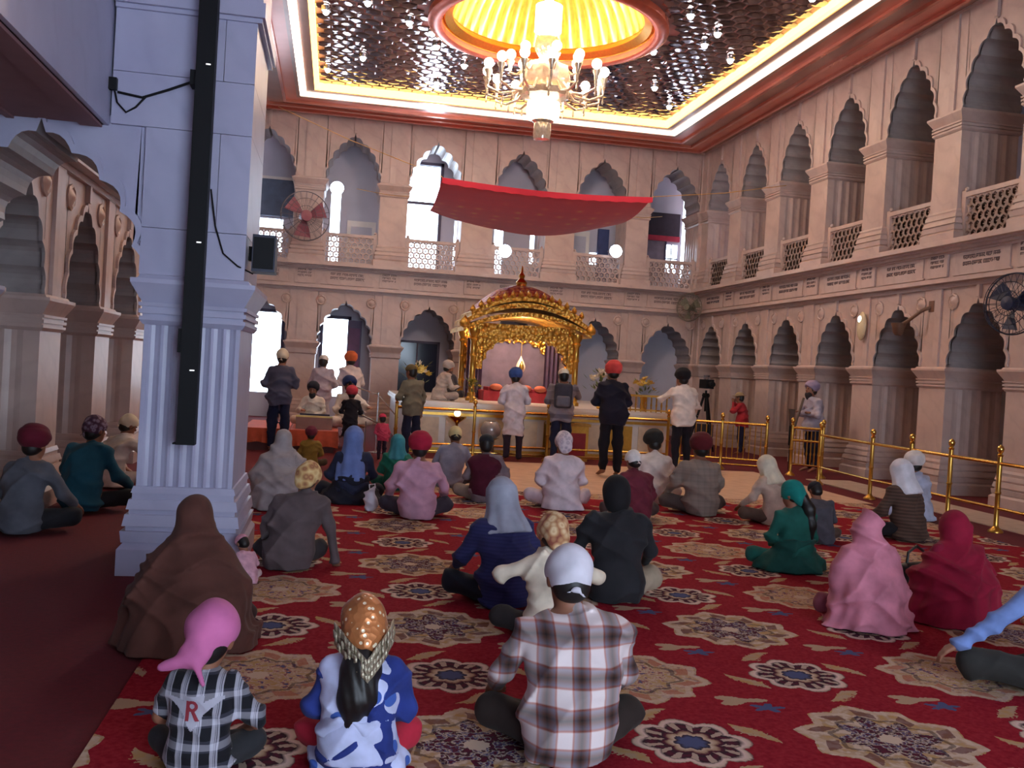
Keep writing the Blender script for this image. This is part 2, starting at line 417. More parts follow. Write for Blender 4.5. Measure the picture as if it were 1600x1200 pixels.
for (a, b, z1) in ((.1, .85, 5.25), (6.1, 6.7, 5.5)):
    lf = MB().bx(a, b, -.1, -.02, U0+.02, z1).obj('door_leaf', WHITEP, wn)
    MB().bx(a+.1, b-.1, -.115, -.1, 4.6, z1-.15).bx(a+.1, b-.1, -.115, -.1, 4.1, 4.5).obj('door_panel', PANEL, lf)
MB().bx(6.95, 7.25, -.12, 0, 4.0, 5.6).obj('curtain', mat('blue_curtain', '#3c4a78', .8), wn)

# ---------------------------------------------------------------- floor and carpets
RED = mat('plain_red_carpet', '#5e0516', .95, var=.2, scale=30, bump=.3)
fl = tag(MB().bx(-5.2, 12, -4, 28, -.1, 0).obj('floor', RED), kind='structure')

# ---------------------------------------------------------------- ceiling: cornice, cove lights, mirror tiles, dome
FX0, FX1, FY0, FY1 = -.72, 7.38, 11.3, 21.85
DCX, DCY, DR = 3.33, 16.57, 1.86
BRONZE = mat('polished_brown_soffit', '#a98272', .25, .25, var=.12, scale=1.5)
BRONZE2 = mat('copper_soffit', '#cf7f6a', .25, .25, var=.12, scale=1.5)
YEL = emat('amber_cove_light', '#ffd070', 2.6); LED = emat('white_led_strip', '#fff1e0', 5.)
GOLDTRIM = mat('rose_gold_trim', '#d98a74', .2, .6, var=.08)
ceil = tag(empty('ceiling', (0, 0, 0)), kind='structure')
STEPS = [(0, .28, 7.62, 0), (.28, .35, 7.52, 2), (.35, .74, 7.58, 1), (.74, .81, 7.47, 2), (.81, 1.20, 7.53, 0), (1.20, 1.27, 7.42, 2), (1.27, 1.52, 7.47, 1)]
def frame_ring(d0, d1, z0, z1, name, m):
    """rectangular ring between inset d0 and d1 from the walls (insets scale so the field edge is met)"""
    def rect(d):
        t = d/2.0; return (XL+(FX0-XL)*t, XR+(FX1-XR)*t, FY0-2.6*(1-t), YB+(FY1-YB)*t)
    a, b = rect(d0), rect(d1); mb = MB()
    A = [(a[0], a[2]), (a[1], a[2]), (a[1], a[3]), (a[0], a[3])]; B = [(b[0], b[2]), (b[1], b[2]), (b[1], b[3]), (b[0], b[3])]
    for i in range(4):
        j = (i+1) % 4
        q = [(*A[i], z0), (*A[j], z0), (*B[j], z0), (*B[i], z0), (*A[i], z1), (*A[j], z1), (*B[j], z1), (*B[i], z1)]
        mb.add(q, [(0, 1, 2, 3), (7, 6, 5, 4), (0, 1, 5, 4), (1, 2, 6, 5), (2, 3, 7, 6), (3, 0, 4, 7)])
    return mb.obj(name, m, ceil)
for (a, b, z, k) in STEPS: frame_ring(a, b, z, 7.75, 'cornice_step', (BRONZE, BRONZE2, GOLDTRIM)[k])
frame_ring(1.52, 1.60, 7.455, 7.75, 'cove_lip', BRONZE)
frame_ring(1.60, 1.74, 7.47, 7.75, 'led_strip', LED)
frame_ring(1.74, 1.93, 7.50, 7.75, 'cornice_step', BRONZE)
frame_ring(1.93, 2.03, 7.52, 7.75, 'cove_light', YEL)
# slab with the dome hole
mb = MB(); N = 48
ring = [(DCX+DR*math.cos(2*PI*i/N), DCY+DR*math.sin(2*PI*i/N)) for i in range(N)]
def edge_pt(x, y):
    dx, dy = x-DCX, y-DCY; t = min((12.2-DCX)/dx if dx > 1e-9 else 1e9, (-5.4-DCX)/dx if dx < -1e-9 else 1e9, (28-DCY)/dy if dy > 1e-9 else 1e9, (-4-DCY)/dy if dy < -1e-9 else 1e9)
    return (DCX+dx*t, DCY+dy*t)
for i in range(N):
    j = (i+1) % N; p, q = ring[i], ring[j]; P, Q = edge_pt(*p), edge_pt(*q)
    mb.add([(*p, 7.66), (*q, 7.66), (*Q, 7.66), (*P, 7.66)], [(0, 1, 2, 3)])
for (x, y) in ((12.2, 28), (-5.4, 28), (-5.4, -4), (12.2, -4)):
    pass
mb.obj('ceiling_slab', mat('grout', '#b58a86', .6, var=.1), ceil)
# outer roof closes the corners
MB().bx(-5.5, 12.3, -4.2, 28.2, 9.2, 9.3).obj('roof', STONE_D, ceil)
dome = MB(); nR = 40
prof = [(DR, 7.60), (DR, 7.78)]+[(DR*.93*math.cos(t), 7.80+1.15*math.sin(t)) for t in [PI/2*k/9 for k in range(10)]]
dome.lathe(prof, 192, (DCX, DCY, 0), mod=lambda a, z: 1-.05*abs(math.sin(24*a))*(1 if 7.82 < z else 0))
GOLDLEAF = mat('gold_leaf_dome', '#e8a545', .35, .55, var=.25, scale=5)
dome.obj('dome', GOLDLEAF, ceil, smooth=True)
MB().lathe([(DR*1.0, 7.60), (DR*1.0, 7.50), (DR*1.06, 7.47), (DR*1.13, 7.52), (DR*1.13, 7.62)], 64, (DCX, DCY, 0)).obj('dome_rim', mat('copper_rim', '#c96a55', .25, .5), ceil, smooth=True)
MB().lathe([(DR*.97, 7.6), (DR*.90, 7.68), (DR*.93, 7.78)], 64, (DCX, DCY, 0)).obj('dome_inner_ring', GOLD, ceil, smooth=True)
# mirror tiles
MIRROR = NT('mirror_mosaic'); v = MIRROR.n('ShaderNodeObjectInfo').outputs['Random']
MIRROR.base(MIRROR.ramp(v, [(0, srgb('#5d4a4e')), (.5, srgb('#7d6a6c')), (1, srgb('#9a8285'))])); MIRROR.set(.07, .95); MIRROR = MIRROR.mat
tr = .17; tdx = tr*math.sqrt(3); tdy = tr*1.5; tiles = []; j = 0; y = FY0+.15
while y < FY1-.1:
    x = FX0+.15+(tdx/2 if j % 2 else 0)
    while x < FX1-.1:
        if (x-DCX)**2+(y-DCY)**2 > (DR*1.13+.08)**2: tiles.append((x, y))
        x += tdx
    y += tdy; j += 1
def tile_mesh():
    m = MB(); R = tr-.02
    q = [(R*math.cos(PI/6+PI/3*k), R*math.sin(PI/6+PI/3*k), 0) for k in range(6)]+[(.72*R*math.cos(PI/3*k), .45*R*math.sin(PI/3*k), -.005) for k in range(6)]
    fs = [(6, 7, 8, 9, 10, 11)]
    for k in range(6): fs += [(k, (k+1) % 6, 6+(k+1) % 6), (k, 6+(k+1) % 6, 6+k)]
    return m.add(q, fs).mesh('mirror_tile', MIRROR)
TM = tile_mesh()
def in_view(x, y, z):
    d = Vector((x, y, z-CAM_H)); zz = d.dot(_fw); px, py = 800+F_PX*d.dot(_r)/zz, 600-F_PX*d.dot(_u)/zz
    return -20 < px < 1620 and -20 < py < 1220, zz
vis = sorted([(in_view(x, y, 7.63)[1], x, y) for (x, y) in tiles if in_view(x, y, 7.63)[0]])
near = {(x, y) for (_, x, y) in vis[:300]}
rest = MB(); tv = [tuple(p.co) for p in TM.vertices]; tf = [tuple(p.vertices) for p in TM.polygons]
for (x, y) in tiles:
    e = Euler((rng.normal(0, .02), rng.normal(0, .02), random.choice((0, PI/3, PI/6*2))))
    if (x, y) in near: link('mirror_tile', TM, ceil, (x, y, 7.645), tuple(e))
    else:
        M4 = Matrix.Translation((x, y, 7.645)) @ e.to_matrix().to_4x4()
        rest.add([M4 @ Vector(p) for p in tv], tf)
tag(rest.obj('mirror_tiles', MIRROR, ceil), kind='stuff')

# ---------------------------------------------------------------- near left: pillar, side aisle, transverse arch
PY = 6.95
st = tag(empty('wall_aisle', (0, 0, 0)), kind='structure')
link('arch_panel', arch_panel_mesh('arch_panel', .70, .698, Z_SP, Z_AP-Z_SP, 3.12, 1.0, STONE_B, STONE_D, frame=False), st, (-2.02, PY, 0))
MB().bx(-3.8, -1.6, PY, PY+1.0, 3.12, 8.6).obj('wall_block', STONE_B, st)
sf = MB().bx(-2.75, -1.63, -3, PY-.01, 3.05, 3.2).obj('soffit', mat('brown_soffit_paint', '#8a6466', .8, var=.08), st)
MB().bx(-2.25, -2.2, -3, PY, 3.035, 3.05).bx(-1.78, -1.64, -3, PY-.02, 3.03, 3.05).bx(-2.75, -2.62, -3, PY, 3.03, 3.05).obj('soffit_rib', mat('brown_soffit_paint', '#8a6466', .8, var=.08), sf)
MB().bx(-1.75, -1.6, -3, PY, 3.05, 8.6).obj('upper_wall', STONE_B, st)
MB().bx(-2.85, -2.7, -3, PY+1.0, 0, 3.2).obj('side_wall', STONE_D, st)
sh, b_, c_ = pier_parts(.30, 1.0, 0, Z_SP, STONE_B)
p = link('pier', sh, st, (-2.80, PY, 0)); link('pier_base', b_, p); link('pier_capital', c_, p)
# front pillar
pl = tag(empty('wall_pillar', (-.985, PY, 0)), kind='structure')
PW, PDp = .64, 1.0
flute = []
n = 7
for i in range(n):
    for t in (0, .2, .5, .8): flute.append((-PW/2+.03+(PW-.06)*(i+t)/n, (0 if t == 0 else .018*math.sin(PI*t))))
poly = [(-PW/2, 0)]+flute+[(PW/2-.03, 0), (PW/2, 0), (PW/2, PDp), (-PW/2, PDp)]
MB().prism(poly, 'z', .55, 1.72).obj('shaft', STONE_B, pl)
b = MB(); ogee_band(b, PW, PDp, [(z0*1.12, z1*1.12, o0*.9, o1*.9) for (z0, z1, o0, o1) in PROF_BASE]); b.obj('base', STONE_B, pl)
c = MB(); ogee_band(c, PW, PDp, [(2.06+p[0], 2.06+p[1], p[2]*.9, p[3]*.9) for p in PROF_CAP]); c.obj('capital', STONE_B, pl)
# ashlar blocks of the upper pillar, joints left open
zz = [2.06, 2.38, 3.06, 3.42, 3.86, 4.02, 4.6, 5.3, 6.1, 7.7]
for j in range(len(zz)-1):
    le = -.37 if j < 2 else -.60
    cuts = [le, -.02 if j % 2 == 0 else .12, .33]
    for i in range(len(cuts)-1):
        MB().bx(cuts[i]+.002, cuts[i+1]-.002, -.035, PDp, zz[j]+.002, zz[j+1]-.002).obj('stone_block', STONE_B, pl)
MB().bx(-.36, .31, .02, PDp-.03, 2.06, 3.06).bx(-.58, .31, .02, PDp-.03, 3.06, 7.7).obj('pillar_core', STONE_D, pl)
m = MB(); m.bx(-.60, .36, -.06, PDp+.04, 3.84, 3.87).bx(-.60, .38, -.09, PDp+.05, 3.87, 3.97).bx(-.60, .36, -.06, PDp+.04, 3.97, 4.0); m.obj('string_course', STONE_B, pl)

# shell behind the galleries and the front wall with its wide portal (behind the viewer)
sw = tag(empty('wall_front', (0, 0, 0)), kind='structure')
MB().bx(-5.3, 12.1, -4.0, -3.8, 4.6, 9.2).bx(-5.3, .8, -4.0, -3.8, 0, 4.6).bx(6.2, 12.1, -4.0, -3.8, 0, 4.6).obj('portal_wall', STONE, sw)
MB().bx(-5.4, -5.3, -4, 28, 0, 9.2).obj('outer_wall', STONE_D, sw); MB().bx(12.1, 12.2, -4, 28, 0, 9.2).obj('outer_wall', STONE_D, sw)
MB().bx(9.4, 9.6, -4, 3.6, 0, 9.2).obj('side_wall', STONE, sw)
# ================================================================ CARPETS
def carpet_material():
    m = NT('patterned_carpet'); m.set(1., spec=.1); co = m.coord(); X, Y, Z = m.xyz(co)
    M = m.math
    wob = m.noise(co, 9, 2); wob2 = m.noise(co, 60, 2)
    X = M('ADD', X, M('MULTIPLY', M('SUBTRACT', wob, .5), .03)); Y = M('ADD', Y, M('MULTIPLY', M('SUBTRACT', wob2, .5), .03))
    a = M('DIVIDE', M('SUBTRACT', X, .65), .93); b = M('DIVIDE', M('SUBTRACT', Y, 4.73), .885)
    i = M('ROUND', a); j = M('ROUND', b)
    dx = M('MULTIPLY', M('SUBTRACT', a, i), .93); dy = M('MULTIPLY', M('SUBTRACT', b, j), .885)
    par = M('FLOORED_MODULO', M('ADD', i, j), 2.); par = M('GREATER_THAN', par, .5)          # 1 = medallion
    odd = M('GREATER_THAN', M('FLOORED_MODULO', i, 2.), .5)
    r = M('SQRT', M('ADD', M('MULTIPLY', dx, dx), M('MULTIPLY', dy, dy))); th = M('ARCTAN2', dy, dx)
    red, cream, tan, gold, blue, maroon, pale, dark = [srgb(c) for c in ('#8a1024', '#c4ad9a', '#ad9278', '#b08c5c', '#4d5478', '#561e30', '#d6bab0', '#32242c')]
    bl = m.noise(co, 22, 2); blot = m.noise(co, 34, 3)
    # rosette
    R1 = M('MULTIPLY', .265, M('ADD', .82, M('MULTIPLY', .2, M('ABSOLUTE', M('COSINE', M('MULTIPLY', th, 4.))))))
    q = M('DIVIDE', r, R1)
    ros = m.ramp(M('MULTIPLY', q, .5), [(0, blue), (.10, blue), (.15, dark), (.16, cream), (.20, tan), (.235, maroon), (.27, dark), (.33, maroon), (.39, dark), (.43, pale), (.475, cream), (.5, maroon)], 'LINEAR')
    pet = M('GREATER_THAN', M('SINE', M('MULTIPLY', th, 16.)), .25); inpet = M('MULTIPLY', M('COMPARE', q, .66, .13), pet)
    ros = m.mix(M('MULTIPLY', inpet, .75), ros, cream)
    inR = M('LESS_THAN', q, 1.0)
    # scrolls round the rosette
    sc = M('ADD', .365, M('MULTIPLY', .05, M('COSINE', M('ADD', M('MULTIPLY', th, 4.), 1.0))))
    wdt = M('MULTIPLY', M('MULTIPLY', .09, wob2), M('MAXIMUM', 0., M('SUBTRACT', M('SINE', M('ADD', M('MULTIPLY', th, 4.), .3)), .05)))
    inS = M('LESS_THAN', M('ABSOLUTE', M('SUBTRACT', r, sc)), wdt)
    # medallion
    tri = M('PINGPONG', M('MULTIPLY', th, 10/PI), 1.)
    R2 = M('MULTIPLY', .43, M('ADD', M('ADD', .74, M('MULTIPLY', .16, tri)), M('MULTIPLY', .1, M('ABSOLUTE', M('COSINE', M('MULTIPLY', th, 2.))))))
    q2 = M('DIVIDE', r, R2)
    midA = m.ramp(blot, [(.38, maroon), (.45, dark), (.5, cream), (.56, blue), (.62, maroon)], 'LINEAR')
    midB = m.ramp(blot, [(.36, gold), (.46, tan), (.52, cream), (.58, srgb('#9b5d4a')), (.66, blue)], 'LINEAR')
    outer = m.ramp(bl, [(.35, gold), (.5, tan), (.6, cream)], 'LINEAR')
    inMid = M('LESS_THAN', q2, M('ADD', .55, M('MULTIPLY', .12, M('COSINE', M('MULTIPLY', th, 8.)))))
    med = m.mix(inMid, outer, m.mix(odd, midA, midB)); med = m.mix(M('MULTIPLY', odd, M('SUBTRACT', 1., inMid)), med, m.mix(.5, outer, midB))
    seg = M('GREATER_THAN', M('SINE', M('MULTIPLY', th, 10.)), .1); ringz = M('MULTIPLY', M('COMPARE', q2, .78, .09), seg)
    med = m.mix(M('MULTIPLY', ringz, .7), med, m.mix(odd, maroon, srgb('#a8604e')))
    med = m.mix(M('MULTIPLY', M('COMPARE', q2, .63, .03), .6), med, dark); med = m.mix(M('MULTIPLY', M('COMPARE', q2, .92, .05), .6), med, cream)
    med = m.mix(M('LESS_THAN', q2, .14), med, cream)
    inM = M('LESS_THAN', q2, 1.)
    # small blue flowers and cream leaves at the cell corners
    ca = M('MULTIPLY', M('SUBTRACT', M('FRACT', a), .5), .93); cb = M('MULTIPLY', M('SUBTRACT', M('FRACT', b), .5), .885)
    def blob(ox, oy, rx, ry, k):
        x = M('DIVIDE', M('SUBTRACT', ca, ox), rx); y = M('DIVIDE', M('SUBTRACT', cb, oy), ry)
        rr = M('SQRT', M('ADD', M('MULTIPLY', x, x), M('MULTIPLY', y, y))); t = M('ARCTAN2', y, x)
        return M('LESS_THAN', rr, M('ADD', .75, M('MULTIPLY', .3, M('COSINE', M('MULTIPLY', t, k)))))
    col = red
    rednoise = m.ramp(m.noise(co, 45, 2), [(.3, mix3(red, (0, 0, 0), .15)), (.7, mix3(red, (1, .2, .2), .06))])
    col = m.mix(blob(-.04, .06, .15, .07, 3.), rednoise, tan)
    col = m.mix(blob(.07, -.04, .09, .06, 5.), col, blue)
    col = m.mix(M('MULTIPLY', inS, M('SUBTRACT', 1., par)), col, m.ramp(bl, [(.35, gold), (.6, tan)]))
    col = m.mix(M('MULTIPLY', inR, M('SUBTRACT', 1., par)), col, ros)
    col = m.mix(M('MULTIPLY', inM, par), col, med)
    m.base(col); m.bump(m.noise(co, 220, 2), .35, .004)
    return m.mat
cp = MB().bx(-.86, 7.15, 1.0, 12.0, 0, .014).obj('patterned_carpet', carpet_material())
tag(cp, 'red hall carpet woven with cream rosettes and gold medallions', 'carpet')
BEIGE = mat('beige_mat', '#c4a48c', .9, var=.12, scale=5, bump=.15)
tag(MB().bx(1.0, 7.35, 12.02, 15.85, 0, .012).obj('beige_mat', BEIGE), 'plain beige floor covering in front of the brass railing', 'mat')
tag(MB().bx(7.9, 8.7, 3.8, 15.0, 0, .012).obj('beige_runner', mat('beige_runner', '#b5a091', .9, var=.12)), 'beige strip of floor covering behind the side fence', 'mat')

# ================================================================ PLATFORM, SHRINE
MARB = marble('white_marble', '#d8cec8', '#e6ddd6', '#b9aaa2', 1.5, .3)
t = empty('marble_platform', (3.75, 17.0, 0)); tag(t, 'white marble platform carrying the golden shrine behind the railing', 'platform')
MB().bx(-2.45, 2.45, .1, 5.5, .0, .82).obj('body', MARB, t)
MB().bx(-2.52, 2.52, .0, 5.5, .82, .87).bx(-2.5, 2.5, .03, 5.5, .87, .92).obj('top_edge', MARB, t)
MB().bx(-2.5, 2.5, .05, .12, 0, .1).bx(-2.5, 2.5, .05, .12, .68, .73).obj('gold_band', GOLD, t)
for k in range(8):
    MB().bx(-2.4+k*.6+.04, -2.4+k*.6+.52, .075, .11, .14, .64).obj('front_panel', mat('cream_panel', '#d9c2a6', .5) if k not in (4, 6) else GOLD, t)

sx0, sy0 = 3.62, 18.4
t = empty('golden_shrine', (sx0, sy0, .92)); tag(t, 'golden canopied shrine with cusped arch and curved roof', 'shrine')
GR = NT('gold_relief'); v = GR.coord(); vo = GR.n('ShaderNodeTexVoronoi'); GR.l(v, vo.inputs['Vector']); vo.inputs['Scale'].default_value = 16
GR.base(GR.ramp(vo.outputs[0], [(0, srgb('#f3cf7d')), (.5, srgb('#d9a548')), (1, srgb('#9a6a2a'))])); GR.set(.3, .85); GR.bump(vo.outputs[0], .8, .03); GR = GR.mat
PINKR = NT('red_gold_relief'); v = PINKR.coord(); vo = PINKR.n('ShaderNodeTexVoronoi'); PINKR.l(v, vo.inputs['Vector']); vo.inputs['Scale'].default_value = 12
PINKR.base(PINKR.ramp(vo.outputs[0], [(0, srgb('#f0c06a')), (.35, srgb('#d8884a')), (.6, srgb('#b23a3e')), (1, srgb('#8c1f33'))])); PINKR.set(.4, .4); PINKR.bump(vo.outputs[0], .7, .03); PINKR = PINKR.mat
A = .86
ap = arch_panel_mesh('front_arch', A+.14, A+.14, .62, .58, 1.52, .12, GR, GOLD_P, a=A, frame=False)
link('front_arch', ap, t, (0, 0, 0)); link('rear_arch', ap, t, (0, 1.5, 0))
cprof = [(.11, 0), (.11, .06), (.075, .09), (.085, .13), (.06, .17), (.06, .35), (.075, .38), (.06, .41), (.058, .85), (.075, .88), (.06, .92), (.06, 1.15), (.09, 1.2), (.07, 1.24), (.11, 1.32), (.11, 1.40)]
CM = MB().lathe(cprof, 12).mesh('column', GOLD, True)
for xx_ in (-1.02, 1.02):
    for yy in (-.02, 1.6): link('column', CM, t, (xx_, yy, 0))
# curved bangla roof: three bowed eaves and a bulging vault
def bow(x, hw, c): return c*(1-(x/hw)**2)
rf = MB(); nx = 28
for (hw, z0, c, y0, th) in ((1.26, 1.34, .34, -.24, .08), (1.19, 1.49, .36, -.14, .10), (1.10, 1.63, .36, -.06, .09)):
    for i in range(nx):
        x0_, x1_ = -hw+2*hw*i/nx, -hw+2*hw*(i+1)/nx
        s0, s1 = 1+.03*math.cos(i*PI), 1+.03*math.cos((i+1)*PI)
        za, zb = z0+bow(x0_, hw, c), z0+bow(x1_, hw, c)
        q = [(x0_, y0, za), (x1_, y0, zb), (x1_, y0, zb+th), (x0_, y0, za+th), (x0_, 1.7-y0, za), (x1_, 1.7-y0, zb), (x1_, 1.7-y0, zb+th), (x0_, 1.7-y0, za+th)]
        rf.add(q, [(0, 1, 2, 3), (7, 6, 5, 4), (0, 4, 5, 1), (3, 2, 6, 7), (0, 3, 7, 4), (1, 5, 6, 2)])
rf.obj('eaves', GR, t)
vt = MB(); hw = 1.06; rows = 8
for j in range(rows):
    for i in range(nx):
        def pt(i, j):
            x = -hw+2*hw*i/nx; u = j/rows; sag = math.sqrt(max(0, 1-(x/hw)**2*.9))
            return (x*(1-.1*math.sin(PI*u)), .02+1.6*u, 1.72+bow(x, hw, .3)+.34*math.sin(PI*u)**.7*sag)
        vt.add([pt(i, j), pt(i+1, j), pt(i+1, j+1), pt(i, j+1)], [(0, 1, 2, 3)])
vt.obj('roof_vault', PINKR, t, smooth=True)
LEAF = MB().lathe([(0, 0), (.05, .03), (.055, .07), (.03, .12), (0, .16)], 8).mesh('cresting_leaf', GR, True)
for k in range(15):
    x = -1.08+2.16*k/14; link('cresting_leaf', LEAF, t, (x, -.05, 1.69+bow(x, 1.1, .36)))
link('corner_leaf', LEAF, t, (-1.24, -.2, 1.38)).scale = (2, 2, 1.6); link('corner_leaf', LEAF, t, (1.24, -.2, 1.38)).scale = (2, 2, 1.6)
MB().lathe([(0, 0), (.1, .02), (.12, .1), (.05, .18), (.07, .24), (.03, .3), (.02, .4), (0, .45)], 12, (0, .8, 2.32)).obj('finial', GOLD_P, t, smooth=True)
MB().bx(-1.0, 1.0, 1.62, 1.68, 0, 1.5).obj('back_cloth', mat('violet_backcloth', '#7b6f86', .8), t)
for sx in (-1, 1):
    cu = MB()
    pts = [(sx*(.98-.03*i), 1.2+.05*math.sin(i*2.2), 0) for i in range(12)]
    for i in range(11):
        p, q_ = pts[i], pts[i+1]; cu.add([(p[0], p[1], .02), (q_[0], q_[1], .02), (q_[0], q_[1], 1.25), (p[0], p[1], 1.25)], [(0, 1, 2, 3)])
    cu.obj('curtain', mat('purple_curtain', '#5d4a66', .8), t, smooth=True)
dr = MB().lathe([(0, -.16), (.07, -.14), (.10, -.08), (.10, -.02), (.07, .06), (.03, .13), (0, .2)], 14, (.12, 1.0, .75)).obj('drop_emblem', mat('pearl_white', '#efe3cf', .4), t, smooth=True)
MB().lathe([(0, -.1), (.04, -.08), (.055, -.03), (.03, .04), (0, .1)], 10, (.12, .9, .74)).obj('drop_core', GOLD, dr, smooth=True)
MB().tube([(.12, 1.0, .94), (.12, 1.0, 1.4)], .006, 5).obj('drop_cord', GOLD, t)
MB().bx(-.7, .7, .45, 1.25, 0, .20).bx(-.6, .6, .5, 1.2, .20, .27).obj('cloth_bed', mat('scarlet_cloth', '#a02a3a', .75, var=.25, scale=9), t)
for k in range(4): MB().sphere((-.45+.3*k, .5, .28), (.13, .1, .07), 10, 6).obj('cushion', mat('orange_cushion', '#b5604a', .8), t, smooth=True)

# ---------------------------------------------------------------- red canopy on ropes
t = empty('cloth_canopy', (3.68, 17.3, 4.95)); tag(t, 'scarlet cloth canopy with gold print slung on cords above the shrine', 'canopy')
CL = NT('scarlet_canopy_cloth'); v = CL.coord(); vo = CL.n('ShaderNodeTexVoronoi'); CL.l(v, vo.inputs['Vector']); vo.inputs['Scale'].default_value = 2.6; vo.inputs['Randomness'].default_value = .3
CL.base(CL.ramp(vo.outputs[0], [(0, srgb('#e09050')), (.1, srgb('#d86a40')), (.18, srgb('#d83c3c')), (.3, srgb('#d21c3a')), (1, srgb('#c81838'))])); CL.set(.75, sheen=.3); CL = CL.mat
mb = MB(); nu, nv = 28, 16
def cpt(i, j):
    u, w = i/nu, j/nv
    z = -.02-.22*math.sin(PI*u)*(.35+.65*w)*(1 if w < 1 else 1)-.10*math.sin(PI*w)-.03*math.cos(9*u)*w-.22*w
    return (-1.98+3.96*u, 3.1*w*(.72+.28*math.sin(PI*u)), z)
for i in range(nu):
    for j in range(nv): mb.add([cpt(i, j), cpt(i+1, j), cpt(i+1, j+1), cpt(i, j+1)], [(0, 1, 2, 3)])
mb.obj('sheet', CL, t, smooth=True)
mb = MB()
for i in range(nu):
    p, q_ = cpt(i, 0), cpt(i+1, 0); mb.add([(p[0], p[1]-.015, p[2]-.09-.015*(i % 2)), (q_[0], q_[1]-.015, q_[2]-.09-.015*((i+1) % 2)), (q_[0], q_[1]-.015, q_[2]+.01), (p[0], p[1]-.015, p[2]+.01)], [(0, 1, 2, 3)])
mb.obj('valance', CL, t, smooth=True)
MB().tube([cpt(i, 0) for i in range(nu+1)], .012, 5).obj('gold_trim', GOLD, t)
CORD = mat('yellow_cord', '#c79a5a', .8)
for (a_, b_) in (((-1.98, 0, 0), (-5.3, 5.6, 2.35)), ((1.98, 0, 0), (5.7, 2.2, .95)), ((1.98, 2.3, 0), (4.6, 7.1, .9)), ((-1.98, 2.3, 0), (-3.4, 7.1, .9))):
    MB().tube([a_, tuple((Vector(a_)+Vector(b_))/2-Vector((0, 0, .05))), b_], .008, 5).obj('cord', CORD, t)

# ---------------------------------------------------------------- chandelier
t = empty('chandelier', (DCX, DCY, 5.6)); tag(t, 'large crystal chandelier with a ring of glowing globe lamps', 'chandelier')
CRY = mat('crystal', '#d9cdbb', .12, .35, var=.25, scale=18); GLOBE = emat('globe_glow', '#ffe6c4', 9.)
CRYG = emat('lit_crystal', '#fff0dc', 2.2)
MB().lathe([(0, .0), (.14, .02), (.16, .12), (.15, .3), (.2, .34), (.05, .36)], 18).obj('lower_drop', CRY, t, smooth=True)
MB().lathe([(.12, .36), (.28, .38), (.30, .5), (.29, .66), (.2, .70), (.1, .70)], 18).obj('crystal_basket', CRYG, t, smooth=True)
MB().lathe([(.15, .70), (.42, .76), (.46, .86), (.40, .96), (.44, 1.1), (.40, 1.28), (.22, 1.36), (.12, 1.4)], 20, mod=lambda a, z: 1+.05*math.cos(10*a)).obj('crystal_body', CRY, t, smooth=True)
MB().lathe([(.08, 1.38), (.16, 1.5), (.22, 1.6), (.20, 1.78), (.1, 1.86)], 16).obj('upper_bowl', CRY, t, smooth=True)
MB().lathe([(.06, 1.84), (.24, 1.9), (.24, 2.35), (.1, 2.42), (.03, 2.5), (.03, 3.3)], 16).obj('stem_lantern', CRYG, t, smooth=True)
SH = MB().lathe([(.0, 0), (.03, .01), (.04, .1), (.065, .15), (.07, .18)], 12).mesh('glass_cup', CRY, True)
GM = MB().sphere((0, 0, .29), .088, 14, 8).mesh('globe', GLOBE, True)
DM = MB().lathe([(0, -.16), (.02, -.12), (.012, -.04), (0, 0)], 6).mesh('crystal_pendant', CRY)
for k in range(14):
    a = 2*PI*k/14+.12; rr, zz_ = 1.03, .92
    ca, sa = math.cos(a), math.sin(a)
    arm = MB().tube([(.36*ca, .36*sa, 1.0), (.55*ca, .55*sa, .78), (.8*ca, .8*sa, .72), (rr*ca, rr*sa, .80), (rr*ca, rr*sa, zz_)], [.03, .026, .024, .022, .03], 6).obj('arm', CRY, t, smooth=True)
    link('glass_cup', SH, arm, (rr*ca, rr*sa, zz_)); link('globe', GM, arm, (rr*ca, rr*sa, zz_)); link('crystal_pendant', DM, arm, (rr*ca, rr*sa, .8)); link('crystal_pendant', DM, arm, (.75*ca, .75*sa, .72))
for k in range(7):
    a = 2*PI*k/7+.3; ca, sa = math.cos(a), math.sin(a)
    arm = MB().tube([(.3*ca, .3*sa, 1.3), (.5*ca, .5*sa, 1.12), (.62*ca, .62*sa, 1.15), (.62*ca, .62*sa, 1.2)], .022, 6).obj('arm', CRY, t, smooth=True)
    link('glass_cup', SH, arm, (.62*ca, .62*sa, 1.18)); link('globe', GM, arm, (.62*ca, .62*sa, 1.18))
light('chandelier_light', 'POINT', (DCX, DCY, 6.9), 1350, (1, .86, .80), .5)
light('shrine_light', 'POINT', (3.62, 18.62, 2.28), 45, (1, .86, .7), .12)
light('dome_light', 'POINT', (DCX, DCY, 7.95), 40, (1, .68, .36), .3)

